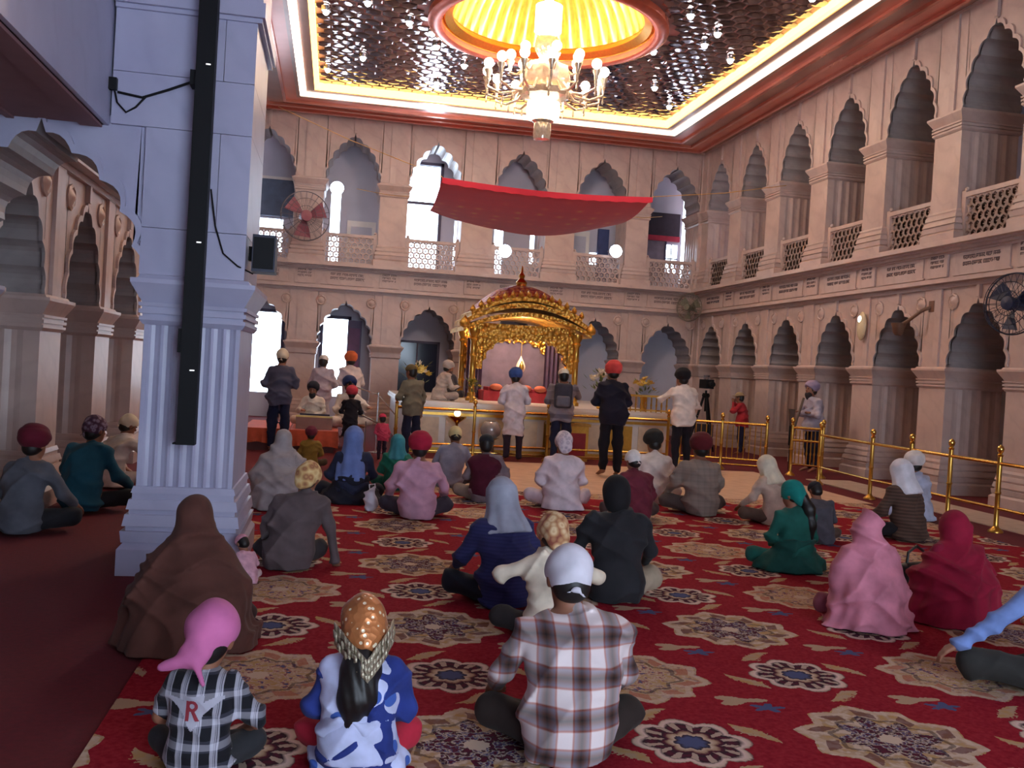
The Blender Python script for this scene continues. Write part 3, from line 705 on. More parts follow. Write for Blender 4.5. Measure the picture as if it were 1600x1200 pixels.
# ceiling spot bulbs
BM_ = MB().sphere((0, 0, 0), .055, 12, 7).mesh('bulb', emat('spot_bulb_glow', '#ffffff', 22.), True)
RM_ = MB().lathe([(.05, 0), (.085, -.01), (.085, .04), (.05, .05)], 14).mesh('spot_ring', STEEL, True)
spots = [(.2, 16.5), (-.5, 17.15), (.95, 17.2), (-.5, 20.55), (.2, 19.5), (1.8, 20.65), (2.2, 19.25), (5.46, 15.26), (6.2, 15.9), (6.2, 16.5), (6.95, 17.1), (5.46, 17.15), (6.2, 19.25), (6.95, 20.45), (6.95, 13.95), (1.4, 17.6), (1.55, 18.3), (.2, 14.3), (5.46, 13.2), (4.6, 20.4), (-.45, 14.2)]
for (x, y) in spots:
    w_ = 'left' if x < 2 else 'right'
    t = empty('ceiling_spotlight', (x, y, 7.60)); tag(t, 'small round white spotlight set in the mirrored ceiling', 'spotlight', 'spotlights in the mirror ceiling')
    link('spot_ring', RM_, t); link('bulb', BM_, t, (0, 0, -.02))

# ================================================================ BRASS RAILINGS
KNOB = MB().lathe([(.0, 0), (.03, .0), (.035, .02), (.018, .035), (.035, .06), (.042, .09), (.03, .12), (0, .14)], 12).mesh('finial', GOLD_P, True)
def post_mesh(h, r=.028):
    return MB().lathe([(.085, 0), (.085, .015), (.06, .04), (.035, .06), (r, .08), (r, h*.5), (r*1.35, h*.52), (r, h*.54), (r, h)], 12).mesh('post', GOLD, True)
PM = post_mesh(.88)
def railing(name, label, pts, rails, h=.88, balusters=None, bz=(.2, .8)):
    t = empty(name, (*pts[0], 0)); tag(t, label, 'railing'); o = Vector((*pts[0], 0))
    for p in pts:
        q = link('post', PM, t, Vector((*p, 0))-o); link('finial', KNOB, q, (0, 0, h))
    for a, b in zip(pts, pts[1:]):
        A_, B_ = Vector((*a, 0))-o, Vector((*b, 0))-o
        for z in rails: MB().tube([A_+Vector((0, 0, z)), B_+Vector((0, 0, z))], .022 if z > .5 else .018, 8).obj('rail', GOLD_P, t, smooth=True)
        if balusters:
            n_ = int((B_-A_).length/balusters)
            for k in range(1, n_):
                p = A_.lerp(B_, k/n_); link('baluster', BALM, t, p)
    return t
BALM = MB().lathe([(.01, .2), (.01, .36), (.018, .4), (.01, .44), (.01, .8)], 6).mesh('baluster', GOLD, True)
railing('brass_railing', 'long brass railing with posts in front of the marble platform', [(1.06, 16.35), (2.4, 16.35), (3.7, 16.35), (5.0, 16.35), (5.9, 16.35)], [.82, .22, .10])
railing('brass_railing', 'brass railing with close balusters beside the tripod', [(6.15, 16.4), (6.88, 16.25), (7.6, 15.95)], [.84, .2, .1], balusters=.09)
railing('brass_gate', 'narrow brass gate with thin bars in front of the man in lavender turban', [(7.92, 15.62), (8.33, 15.3)], [.84, .62, .2], balusters=.06)
railing('brass_fence', 'long brass fence running along the right arcade', [(7.75, 14.3), (7.65, 12.62), (7.67, 11.7), (7.64, 10.82), (7.64, 9.92), (7.64, 9.0), (7.64, 8.0)], [.80, .28])

# ================================================================ MUSICIANS' STAGE
t = empty('musicians_stage', (-.68, 16.2, 0)); tag(t, 'low stage draped in orange cloth for the musicians', 'stage')
ORG = mat('orange_cloth', '#c9502e', .8, var=.22, scale=7, sheen=.2)
MB().bx(-.72, .72, .05, 2.0, 0, .34).obj('base', mat('stage_wood', '#5c2a26', .7), t)
def draped(x0, x1, y0, y1, z, drop, m, name, par, seed=0):
    mb = MB(); per = []; r_ = random.Random(seed); n_ = 16
    for (a, b) in (((x0, y0), (x1, y0)), ((x1, y0), (x1, y1)), ((x1, y1), (x0, y1)), ((x0, y1), (x0, y0))):
        for k in range(n_): per.append((a[0]+(b[0]-a[0])*k/n_, a[1]+(b[1]-a[1])*k/n_))
    cx, cy = (x0+x1)/2, (y0+y1)/2; N_ = len(per); q = []
    for lvl in range(4):
        for k, (x, y) in enumerate(per):
            f = lvl/3; w_ = .03*f*math.sin(k*1.9+seed)+.02*f; d = Vector((x-cx, y-cy)).normalized()
            q.append((x+d.x*w_, y+d.y*w_, z-drop*f*(1+.06*math.sin(k*.7+seed))))
    fs = [(l*N_+k, l*N_+(k+1) % N_, (l+1)*N_+(k+1) % N_, (l+1)*N_+k) for l in range(3) for k in range(N_)]+[tuple(range(N_))]
    mb.add(q, fs); return mb.obj(name, m, par, smooth=True)
draped(-.76, -.02, 0, 2.0, .37, .24, ORG, 'drape', t, 1); draped(.0, .78, -.05, 2.0, .365, .27, ORG, 'drape', t, 2)
t = empty('harmonium', (-.3, 16.4, .37)); tag(t, 'wooden harmonium standing on the orange stage', 'harmonium')
MB().bx(-.3, .3, -.02, .3, 0, .2).obj('case', mat('harmonium_wood', '#8a5a44', .45), t); MB().bx(-.3, .3, -.04, .06, .2, .225).obj('keyboard', mat('ivory_yellow', '#d9c26a', .4), t); MB().bx(-.25, .25, .3, .36, .02, .24).obj('bellows', mat('bellows', '#2a2238', .6), t)
t = empty('microphone_stand', (.75, 16.6, 0)); tag(t, 'slim steel microphone stand with long boom beside the musicians', 'microphone')
MB().lathe([(.13, 0), (.13, .015), (.02, .03), (.012, .05), (.012, 1.0), (.02, 1.0), (.02, 1.04)], 10).obj('stand', STEEL, t, smooth=True)
MB().tube([(.35, -.1, .62), (0, 0, 1.0), (-.45, .25, 1.12)], .012, 6).obj('boom', STEEL, t); MB().lathe([(.012, -.07), (.016, 0), (.028, .04), (.025, .09), (0, .11)], 8, (-.48, .27, 1.1)).obj('microphone', BLACK, t, smooth=True)
t = empty('music_stand', (.55, 16.3, 0)); tag(t, 'short steel stand with tilted tray right of the harmonium', 'stand')
MB().tube([(0, 0, 0), (0, 0, .55)], .012, 6).obj('pole', STEEL, t); MB().tube([(-.22, -.05, .72), (.22, .1, .52)], .018, 6).obj('tray', STEEL, t); MB().lathe([(.12, 0), (.12, .015), (.01, .03)], 10).obj('foot', STEEL, t)

# ================================================================ FLOWERS on the platform
PET = MB()
for k in range(7):
    a = 2*PI*k/7; PET.add([(0, 0, 0), (.05*math.cos(a-.4), .05*math.sin(a-.4), .02), (.075*math.cos(a), .075*math.sin(a), .035), (.05*math.cos(a+.4), .05*math.sin(a+.4), .02)], [(0, 1, 2, 3)])
PET.sphere((0, 0, .015), .02, 6, 4)
def bouquet(loc, label, cols, s=1.0, leafy=.5, n=13):
    t = empty('flower_bouquet', loc); tag(t, label, 'flowers'); r_ = random.Random(int(loc[0]*100))
    MB().lathe([(.07*s, 0), (.09*s, .03*s), (.05*s, .1*s), (.05*s, .2*s), (.1*s, .36*s), (.09*s, .36*s), (.04*s, .2*s), (0, .05*s)], 12).obj('vase', GOLD, t, smooth=True)
    lv = MB()
    for k in range(int(46*leafy)):
        a = r_.uniform(0, 2*PI); R_ = r_.uniform(.05, .3)*s; z = r_.uniform(.34, .75)*s; d = Vector((math.cos(a), math.sin(a), r_.uniform(.2, 1.2))).normalized()
        p = Vector((math.cos(a)*R_, math.sin(a)*R_, z)); sd = d.cross(Vector((0, 0, 1))).normalized()*.025*s
        lv.add([p, p+d*.07*s+sd, p+d*.16*s, p+d*.07*s-sd], [(0, 1, 2, 3)])
    lv.obj('foliage', mat('leaf_green', '#55612f', .7, var=.3), t)
    ms = [PET.mesh('flower_head', mat('petal', c, .7)) for c in cols]
    for k in range(n):
        a = r_.uniform(0, 2*PI); R_ = r_.uniform(0, .26)*s; z = (.72-.9*R_/s*.6)*s+r_.uniform(-.08, .08)*s
        o = link('flower_head', ms[k % len(ms)], t, (math.cos(a)*R_, math.sin(a)*R_, z), (r_.uniform(-.9, .9), r_.uniform(-.9, .9), 0)); o.scale = (s*1.2,)*3
    return t
bouquet((1.45, 17.35, .92), 'white and yellow bouquet at the left end of the platform', ['#e8d27a', '#e9dfcf', '#c8a33a'], .85)
bouquet((2.45, 17.2, .92), 'low green and yellow bouquet left of the man in long white shirt', ['#b7a43c', '#8f8a35'], .55, 1.2)
bouquet((4.95, 17.5, .92), 'leafy bouquet with pale blooms right of the golden shrine', ['#d9c9a8', '#d8b98a', '#e9ded0'], .95, 1.0)
bouquet((5.75, 17.4, .92), 'yellow bouquet in tall vase left of the man in white shirt', ['#d2b04a', '#c89b3a'], .8, .7)
# small gilt rail on the platform, offering boxes and glass bowl
t = empty('gilt_rail', (5.7, 17.06, .92)); tag(t, 'small gilt rail on the right end of the marble platform', 'railing')
for k in range(9): MB().lathe([(.014, 0), (.014, .1), (.022, .13), (.014, .16), (.014, .28)], 6, (-.4+.1*k, 0, 0)).obj('baluster', GOLD, t, smooth=True)
MB().bx(-.45, .45, -.02, .02, .28, .32).bx(-.45, .45, -.02, .02, .02, .05).obj('rail', GOLD_P, t)
t = empty('offering_box', (4.15, 16.75, 0)); tag(t, 'red and gold offering box at the foot of the platform', 'box')
MB().bx(-.35, .35, -.18, .18, 0, .62).obj('body', GOLD, t); MB().bx(-.3, .3, -.19, -.18, .1, .5).obj('front', mat('scarlet_panel', '#9c2030', .5), t); MB().bx(-.38, .38, -.21, .21, .62, .67).obj('lid', GOLD_P, t); MB().bx(-.12, .12, -.02, .02, .67, .675).obj('slot', BLACK, t)
t = empty('glass_urn', (2.75, 16.7, 0)); tag(t, 'glass urn on steel pedestal behind the railing left of centre', 'urn')
MB().lathe([(.22, 0), (.22, .03), (.08, .08), (.08, .3), (.16, .34)], 16).obj('pedestal', STEEL, t, smooth=True); MB().lathe([(.1, .34), (.17, .40), (.19, .5), (.14, .6), (.1, .63)], 16).obj('bowl', mat('smoky_glass', '#a8a2a4', .15, .2), t, smooth=True)
t = empty('brass_lampstand', (2.15, 16.75, 0)); tag(t, 'brass lamp stand with bright bowl behind the railing', 'lamp')
MB().lathe([(.16, 0), (.16, .03), (.03, .08), (.025, .55), (.05, .58), (.16, .66), (.17, .69), (.03, .67)], 14).obj('stand', GOLD_P, t, smooth=True); MB().sphere((0, 0, .74), .06, 10, 6).obj('flame_globe', emat('lamp_glow', '#fff0c0', 3.), t, smooth=True)

# ================================================================ WALL AND PILLAR FITTINGS
t = empty('column_loudspeaker', (-.965, 6.78, .92)); tag(t, 'tall black column loudspeaker hung in front of the left pillar', 'loudspeaker')
MB().bx(-.06, .06, -.05, .05, .0, 6.4).obj('cabinet', BLACK, t)
MB().bx(-.085, -.06, -.03, .05, .62, .78).bx(-.085, -.06, -.03, .05, .0, .01).obj('side_bracket', BLACK, t)
for z in (.5, 1.36, 2.55): MB().bx(.005, .035, -.053, -.05, z, z+.008).obj('painted_glint', emat('white_glint_paint', '#ffffff', .6), t)  # glowing white slips stand in for small highlights on the cabinet
MB().bx(-.1, -.05, -.01, .12, 2.42, 2.52).obj('wall_bracket', BLACK, t)
MB().tube([(-.09, .1, 2.47), (-.25, .115, 2.40), (-.42, .12, 2.33), (-.58, .12, 2.35)], .009, 6).obj('cable', BLACK, t)
MB().tube([(-.40, .12, 2.335), (-.46, .12, 2.26), (-.52, .12, 2.22), (-.58, .12, 2.28), (-.61, .12, 2.4)], .007, 6).obj('cable', BLACK, t)
MB().bx(-.645, -.585, .09, .14, 2.36, 2.44).obj('socket', BLACK, t)
MB().tube([(.06, .1, 1.75), (.10, .12, 1.5), (.16, .122, 1.32), (.26, .122, 1.24), (.36, .2, 1.2)], .006, 6).obj('cable', BLACK, t)
t = empty('box_loudspeaker', (-.56, 7.10, 2.14)); tag(t, 'small black box loudspeaker on the right side of the pillar', 'loudspeaker')
MB().bx(-.06, .10, -.12, .12, 0, .26).obj('cabinet', mat('dark_grey_plastic', '#2a2c40', .5), t); MB().bx(-.05, .09, -.13, -.12, .02, .24).obj('grille', BLACK, t); MB().bx(-.09, -.06, -.04, .04, .08, .18).obj('bracket', BLACK, t)
def fan(name, label, loc, rz, R, face_c, cage_c):
    t = empty(name, loc, rz); tag(t, label, 'fan')          # local -y = blowing direction
    cg = MB()
    for (rr, y) in ((R, 0), (R*.98, -.06), (R*.7, -.11), (R*.4, -.13)):
        cg.tube([(rr*math.cos(2*PI*k/32), y, rr*math.sin(2*PI*k/32)) for k in range(33)], .012 if rr == R else .006, 5, cap=False)
    for k in range(24):
        a = 2*PI*k/24; cg.tube([(R*math.cos(a), 0, R*math.sin(a)), (R*.97*math.cos(a), -.06, R*.97*math.sin(a)), (R*.25*math.cos(a), -.14, R*.25*math.sin(a))], .004, 4)
        cg.tube([(R*math.cos(a), 0, R*math.sin(a)), (R*.3*math.cos(a), .1, R*.3*math.sin(a))], .004, 4)
    cg.obj('cage', cage_c, t)
    for k in range(3):
        a = 2*PI*k/3+.4; b = MB(); q = []
        for (rr, w0, w1, tw) in ((.12*R, -.25, .25, .05), (.5*R, -.45, .42, .045), (.9*R, -.35, .4, .03)):
            q += [(rr*math.cos(a+w0), tw, rr*math.sin(a+w0)), (rr*math.cos(a+w1), -tw, rr*math.sin(a+w1))]
        b.add(q, [(0, 1, 3, 2), (2, 3, 5, 4)]); b.obj('blade', face_c, t)
    MB().lathe([(0, -.17), (R*.22, -.15), (R*.24, -.1), (R*.2, .0), (R*.2, .2), (0, .24)], 14).obj('motor', face_c, t, smooth=True).rotation_euler = (-PI/2, 0, 0)
    MB().tube([(0, .16, 0), (0, .3, -.05), (0, .42, -.12)], .025, 8).obj('bracket', cage_c, t)
    return t
fan('wall_fan', 'big round wall fan with red hub on the upper left of the rear wall', (-.92, 23.95, 5.0), .25, .6, mat('fan_maroon', '#8a4a58', .5), mat('fan_dark_cage', '#57525c', .5))
fan('wall_fan', 'dark round wall fan cut off by the right edge of the picture', (9.0, 11.62, 2.85), -PI/2+.3, .42, mat('fan_navy', '#232a44', .5), mat('fan_navy_cage', '#1c2238', .5))
fan('wall_fan', 'small greenish wall fan in the rear right corner above the tripod', (8.95, 23.75, 3.45), -.9, .36, mat('fan_olive', '#6e6a58', .6), mat('fan_olive_cage', '#6a6256', .6))
for (lx, lz, lab, e_) in ((-.2, 5.75, 'white floodlight hung in the upper arch beside the round fan', 14.), (6.95, 4.78, 'blue white floodlight behind the right end of the red canopy', 14.), (4.05, 4.55, 'white floodlight under the middle of the red canopy', 14.)):
    t = empty('floodlight', (lx, YB-.42, lz)); tag(t, lab, 'lamp')
    MB().lathe([(.05, -.14), (.12, -.12), (.165, -.02), (.165, .0)], 16).obj('housing', mat('white_housing', '#c9ccd6', .5), t, rot=(PI/2, 0, 0), smooth=True)
    MB().lathe([(.162, 0), (.14, .05), (.08, .085), (0, .1)], 16).obj('lens', emat('flood_glow', '#e6f2ff', e_), t, rot=(PI/2, 0, 0), smooth=True)
    MB().tube([(-.18, .02, 0), (-.18, .17, 0), (.18, .17, 0), (.18, .02, 0)], .01, 6).obj('bracket', STEEL, t); MB().tube([(0, .17, 0), (0, .4, -.03)], .018, 6).obj('arm', BLACK, t)
t = empty('wall_floodlight', (9.36, 14.35, 2.6), -PI/2); tag(t, 'brown bracket lamp projecting from the pier between two right arches', 'lamp')
MB().tube([(.35, .05, .38), (.25, -.1, .3), (.08, -.2, .15), (-.1, -.25, .06)], .028, 8).obj('arm', mat('brown_metal', '#6a4a3a', .5), t, smooth=True)
MB().lathe([(.05, 0), (.08, .04), (.11, .16), (.12, .2), (0, .19)], 12, (-.12, -.26, -.1)).obj('lamp_head', mat('brown_metal', '#6a4a3a', .5), t, smooth=True)
MB().bx(.28, .42, .0, .06, .28, .46).obj('mount', mat('brown_metal', '#6a4a3a', .5), t)
t = empty('wall_sconce', (9.30, 15.95, 2.72), -PI/2); tag(t, 'oval gilt wall sconce with bright glint on the right arcade', 'lamp')
MB().sphere((0, 0, .0), (.13, .06, .26), 16, 10).obj('shade', mat('cream_glass', '#d9c6a2', .15), t, smooth=True); MB().sphere((0, -.045, .12), (.05, .03, .06), 10, 6).obj('bulb', emat('sconce_glint', '#ffffff', 5.), t, smooth=True); MB().bx(-.05, .05, .03, .1, -.06, .06).obj('mount', GOLD, t)  # glowing spot on the shade stands in for its bright highlight

t = empty('camera_tripod', (8.0, 19.9, 0)); tag(t, 'black video camera on a tall tripod by the right corner', 'tripod')
for k in range(3):
    a = 2*PI*k/3+.5; MB().tube([(.04*math.cos(a), .04*math.sin(a), 1.25), (.36*math.cos(a), .36*math.sin(a), 0.01)], [.03, .02], 8).obj('leg', BLACK, t)
MB().tube([(0, 0, .9), (0, 0, 1.36)], .025, 8).obj('centre_column', BLACK, t); MB().lathe([(.07, 1.2), (.09, 1.25), (.07, 1.3)], 10).obj('collar', BLACK, t)
cmr = MB().bx(-.09, .09, -.2, .2, 1.40, 1.60).obj('camera_body', BLACK, t); MB().tube([(0, -.2, 1.5), (0, -.36, 1.5)], .06, 12).obj('lens', BLACK, cmr); MB().bx(-.02, .02, -.12, .14, 1.66, 1.69).bx(-.02, .02, -.12, -.09, 1.6, 1.68).bx(-.02, .02, .11, .14, 1.6, 1.68).obj('handle', STEEL, cmr)
MB().bx(-.16, .16, -.14, .14, .35, .62).obj('hanging_bag', mat('dark_bag', '#2a2630', .8), t)
# ================================================================ PEOPLE: signed-distance figures turned into one continuous surface
class SDF:
    def __init__(s, res=.014): s.res = res; s.ops = []
    def _add(s, fn, lo, hi, k, sub=False): s.ops.append((fn, np.array(lo, float), np.array(hi, float), k, sub)); return s
    def rc(s, a, b, ra, rb, k=.03):
        a = np.array(a, float); b = np.array(b, float); ba = b-a; L2 = max(ba@ba, 1e-9); R = max(ra, rb)
        def fn(X, Y, Z):
            px, py, pz = X-a[0], Y-a[1], Z-a[2]; t = np.clip((px*ba[0]+py*ba[1]+pz*ba[2])/L2, 0, 1)
            return np.sqrt((px-ba[0]*t)**2+(py-ba[1]*t)**2+(pz-ba[2]*t)**2)-(ra+(rb-ra)*t)
        return s._add(fn, np.minimum(a, b)-R, np.maximum(a, b)+R, k)
    def chain(s, pts, rad, k=.03):
        for i in range(len(pts)-1): s.rc(pts[i], pts[i+1], rad[i], rad[i+1], k)
        return s
    def ell(s, c, r, k=.03, Rm=None, sub=False):
        c = np.array(c, float); r = np.array(r, float); M = np.eye(3) if Rm is None else np.array(Rm); mx = r.max()
        def fn(X, Y, Z):
            px, py, pz = X-c[0], Y-c[1], Z-c[2]
            if Rm is not None: px, py, pz = (M[0, i]*0 for i in range(3)) if False else (M[0, 0]*px+M[1, 0]*py+M[2, 0]*pz, M[0, 1]*px+M[1, 1]*py+M[2, 1]*pz, M[0, 2]*px+M[1, 2]*py+M[2, 2]*pz)
            k0 = np.sqrt((px/r[0])**2+(py/r[1])**2+(pz/r[2])**2); k1 = np.sqrt((px/r[0]**2)**2+(py/r[1]**2)**2+(pz/r[2]**2)**2)
            return k0*(k0-1)/np.maximum(k1, 1e-6)
        rr = r if Rm is None else np.array([mx]*3)
        return s._add(fn, c-rr, c+rr, k, sub)
    def loft(s, keys, k=.03, fold=None):
        K = np.array(keys, float)         # z, cx, cy, rx, ry
        def fn(X, Y, Z):
            z = np.clip(Z, K[0, 0], K[-1, 0]); cx, cy, rx, ry = (np.interp(z, K[:, 0], K[:, i]) for i in (1, 2, 3, 4))
            dx, dy = X-cx, Y-cy
            rho = np.sqrt((dx/rx)**2+(dy/ry)**2)
            if fold is not None: rho = rho/(1+fold(np.arctan2(dy/ry, dx/rx), z))
            d = (rho-1)*np.minimum(rx, ry)*.9
            return np.maximum(np.maximum(d, K[0, 0]-Z), Z-K[-1, 0])
        rx, ry = K[:, 3].max()*1.12, K[:, 4].max()*1.12
        return s._add(fn, (K[:, 1].min()-rx, K[:, 2].min()-ry, K[0, 0]), (K[:, 1].max()+rx, K[:, 2].max()+ry, K[-1, 0]), k)
    def plane(s, n, d, k=.005):
        """keep the side where n.p < d"""
        n = np.array(n, float)/np.linalg.norm(n)
        return s._add(lambda X, Y, Z: d-(X*n[0]+Y*n[1]+Z*n[2]), None if False else (-9,)*3, (9,)*3, k, True)
    def build(s, disp=None, floor=None):
        res = s.res; un = [o for o in s.ops if not o[4]]
        lo = np.min([o[1] for o in un], 0)-3*res; hi = np.max([o[2] for o in un], 0)+3*res
        n = np.ceil((hi-lo)/res).astype(int)+1
        ax = [lo[i]+res*np.arange(n[i]) for i in range(3)]
        D = np.full(n, .5, np.float64)
        for (fn, a, b, k, sub) in s.ops:
            pad = (k if not sub else 0)+4*res
            i0 = np.maximum(np.floor((a-pad-lo)/res).astype(int), 0); i1 = np.minimum(np.ceil((b+pad-lo)/res).astype(int)+1, n)
            if np.any(i1 <= i0): continue
            sl = tuple(slice(i0[q], i1[q]) for q in range(3))
            X = ax[0][sl[0]][:, None, None]; Y = ax[1][sl[1]][None, :, None]; Z = ax[2][sl[2]][None, None, :]
            d = fn(X, Y, Z); d = np.broadcast_to(d, D[sl].shape); A = D[sl]
            if sub:
                B = -d; h = np.maximum(k-np.abs(A-B), 0)/k if k > 0 else 0; D[sl] = np.maximum(A, B)+h*h*k/4
            else:
                h = np.maximum(k-np.abs(A-d), 0)/k; D[sl] = np.minimum(A, d)-h*h*k/4
        if disp is not None:
            D = D+disp(ax[0][:, None, None], ax[1][None, :, None], ax[2][None, None, :])
        if floor is not None: D = np.maximum(D, floor-ax[2][None, None, :])
        return nets(D, lo, res)
def nets(D, lo, res):
    neg = D < 0; c8 = [(i, j, k) for i in (0, 1) for j in (0, 1) for k in (0, 1)]
    nx, ny, nz = D.shape; sl = lambda o, m: slice(o, m-1+o)
    cnt = sum(neg[sl(i, nx), sl(j, ny), sl(k, nz)].astype(np.int8) for (i, j, k) in c8)
    mask = (cnt > 0) & (cnt < 8); C = np.argwhere(mask)
    if len(C) == 0: return np.zeros((0, 3)), np.zeros((0, 4), int)
    v8 = {o: D[C[:, 0]+o[0], C[:, 1]+o[1], C[:, 2]+o[2]] for o in c8}
    P = np.zeros((len(C), 3)); N = np.zeros(len(C))
    for o in c8:
        for a in range(3):
            if o[a]: continue
            p = list(o); p[a] = 1; A, B = v8[o], v8[tuple(p)]; cr = (A < 0) != (B < 0)
            t = np.where(cr, A/np.where(cr, A-B, 1), 0)
            for q in range(3): P[:, q] += np.where(cr, o[q]+(t if q == a else 0), 0)
            N += cr
    V = (C+P/N[:, None])*res+lo
    idx = np.full(mask.shape, -1, int); idx[mask] = np.arange(len(C)); Fs = []
    for a in range(3):
        b, c = (a+1) % 3, (a+2) % 3
        s0 = [slice(None)]*3; s1 = [slice(None)]*3; s0[a] = slice(0, -1); s1[a] = slice(1, None)
        for q in (b, c): s0[q] = slice(1, -1); s1[q] = slice(1, -1)
        n0 = neg[tuple(s0)]; n1 = neg[tuple(s1)]; E = np.argwhere(n0 != n1)
        if len(E) == 0: continue
        fl = n0[tuple(E.T)]; off = np.zeros(3, int); off[b] = 1; off[c] = 1; E = E+off
        def cell(db, dc):
            e = E.copy(); e[:, b] -= db; e[:, c] -= dc; return idx[e[:, 0], e[:, 1], e[:, 2]]
        q = np.stack([cell(1, 1), cell(0, 1), cell(0, 0), cell(1, 0)], 1)
        q[~fl] = q[~fl][:, ::-1]; Fs.append(q)
    Fq = np.concatenate(Fs); Fq = Fq[(Fq >= 0).all(1)]
    return V, Fq
def mesh_np(name, V, Fq, mats):
    me = bpy.data.meshes.new(name); me.vertices.add(len(V)); me.vertices.foreach_set('co', V.astype(np.float32).ravel())
    me.loops.add(Fq.size); me.loops.foreach_set('vertex_index', Fq.astype(np.int32).ravel())
    me.polygons.add(len(Fq)); me.polygons.foreach_set('loop_start', np.arange(0, Fq.size, 4, dtype=np.int32)); me.polygons.foreach_set('loop_total', np.full(len(Fq), 4, np.int32))
    me.polygons.foreach_set('use_smooth', np.ones(len(Fq), bool))
    for m in (mats if isinstance(mats, list) else [mats]): me.materials.append(m)
    me.update(calc_edges=True); return me
def fold_noise(seed, amp=.0085, f=1.0):
    r = random.Random(seed); ph = [r.uniform(0, 6.28) for _ in range(8)]
    def fn(X, Y, Z):
        rid = lambda u: (1-np.abs(np.sin(u)))**1.6
        m1 = .5+.5*np.sin(6.5*f*X+4*f*Z+ph[6]); m2 = .5+.5*np.sin(-5*f*X+7*f*Z+ph[7]); m3 = .5+.5*np.sin(8*f*Z+ph[5])
        w = m1*rid(8.5*f*X+9*f*Z+1.1*np.sin(9*f*Z+ph[0])+ph[1])+m2*rid(-8*f*X+10*f*Z+.9*np.sin(10*f*X+ph[2])+4*f*Y+ph[3])
        w = w+.8*m3*rid(17*f*Z+3*f*X+1.2*np.sin(11*f*X+ph[4])+ph[5])+.25*np.sin(6*f*X+5*f*Z+ph[4])
        return -amp*3.4*(w-.35)
    return fn

# ---------------------------------------------------------------- cloth materials
def fabric(col, kind='plain', rough=.85, **kw):
    key = ('fab', str(col), kind, str(kw))
    if key in _M: return _M[key]
    c = srgb(col); m = NT('fabric_'+kind); m.set(rough, spec=.25, sheen=.04); co = m.coord(); X, Y, Z = m.xyz(co)
    def fr(v, f, o=0.): return m.math('FRACT', m.math('ADD', m.math('MULTIPLY', v, f), o))
    nz = m.noise(co, 7, 3); dark = tuple(x*.78 for x in c); lit = tuple(min(1, x*1.18) for x in c)
    base = m.ramp(nz, [(.3, dark), (.7, lit)])
    if kind == 'plaid':
        w, br, dk, og, bl = [srgb(h) for h in ('#e6dcdc', '#6b4a40', '#2c2322', '#b0573a', '#8a8494')]
        stops = [(0, w), (.20, w), (.24, og), (.30, bl), (.42, br), (.50, dk), (.58, br), (.70, bl), (.76, og), (.80, w)]
        a = m.ramp(fr(X, 6.6, .38), stops); b = m.ramp(fr(Z, 6.0, .12), stops)
        base = m.mix(.5, a, b); base = m.mix(.55, base, m.mix(1., a, b, 'MULTIPLY'))
    elif kind == 'bwplaid':
        w, g, k = [srgb(h) for h in ('#b9b7c4', '#4c4c5c', '#15151c')]
        a = m.ramp(fr(X, 10., .25), [(0, k), (.34, k), (.38, w), (.56, w), (.58, k), (.60, w), (.66, g), (.70, w), (.80, k)], 'CONSTANT')
        b = m.ramp(fr(Z, 7., .1), [(0, k), (.45, k), (.5, g), (.58, w), (.8, w), (.86, g)], 'CONSTANT'); base = m.mix(.38, a, b)
    elif kind == 'hstripe':
        a = m.ramp(fr(Z, kw.get('f', 22.)), [(0, c), (.45, c), (.55, srgb(kw['c2'])), (.9, srgb(kw['c2'])), (1, c)]); base = m.mix(.7, base, a)
    elif kind == 'vstripe':
        a = m.ramp(fr(X, kw.get('f', 24.)), [(0, c), (.6, c), (.7, srgb(kw['c2'])), (.9, srgb(kw['c2'])), (1, c)]); base = m.mix(.6, base, a)
    elif kind == 'bands':
        a = m.ramp(fr(Z, kw.get('f', 4.)), [(0, c), (.30, c), (.34, srgb(kw['c2'])), (.62, srgb(kw['c2'])), (.66, c)]); base = m.mix(.75, base, a)
    elif kind == 'check':
        a = m.ramp(fr(X, 14.), [(0, c), (.4, c), (.5, dark), (1, c)]); b = m.ramp(fr(Z, 14.), [(0, c), (.4, c), (.5, dark), (1, lit)]); base = m.mix(.5, a, b)
    elif kind == 'dots':
        vo = m.n('ShaderNodeTexVoronoi'); m.l(co, vo.inputs['Vector']); vo.inputs['Scale'].default_value = kw.get('f', 8.); vo.inputs['Randomness'].default_value = .55
        base = m.mix(m.math('LESS_THAN', vo.outputs[0], kw.get('t', .33)), base, srgb(kw['c2']))
    elif kind == 'print':
        vo = m.n('ShaderNodeTexVoronoi'); m.l(co, vo.inputs['Vector']); vo.inputs['Scale'].default_value = kw.get('f', 26.)
        base = m.mix(.8, base, m.ramp(vo.outputs[0], [(0, c), (.3, srgb(kw['c2'])), (.55, c), (.8, srgb(kw.get('c3', kw['c2'])))]))
    elif kind == 'sequin':
        vo = m.n('ShaderNodeTexVoronoi'); m.l(co, vo.inputs['Vector']); vo.inputs['Scale'].default_value = 30
        base = m.mix(m.math('LESS_THAN', vo.outputs[0], .25), base, srgb('#fff0d0')); m.set(.35, .4); m.bump(vo.outputs[0], .5, .01)
    m.base(base)
    if kind != 'sequin': m.bump(m.noise(co, 130, 2), .12, .003)
    _M[key] = m.mat; return m.mat
SKIN = mat('skin_brown', '#8a5a44', .6, var=.1, scale=10); HAIR = mat('black_hair', '#14100f', .5, var=.3, scale=60)
EYE = mat('eye_dark', '#1a1210', .2, var=0)

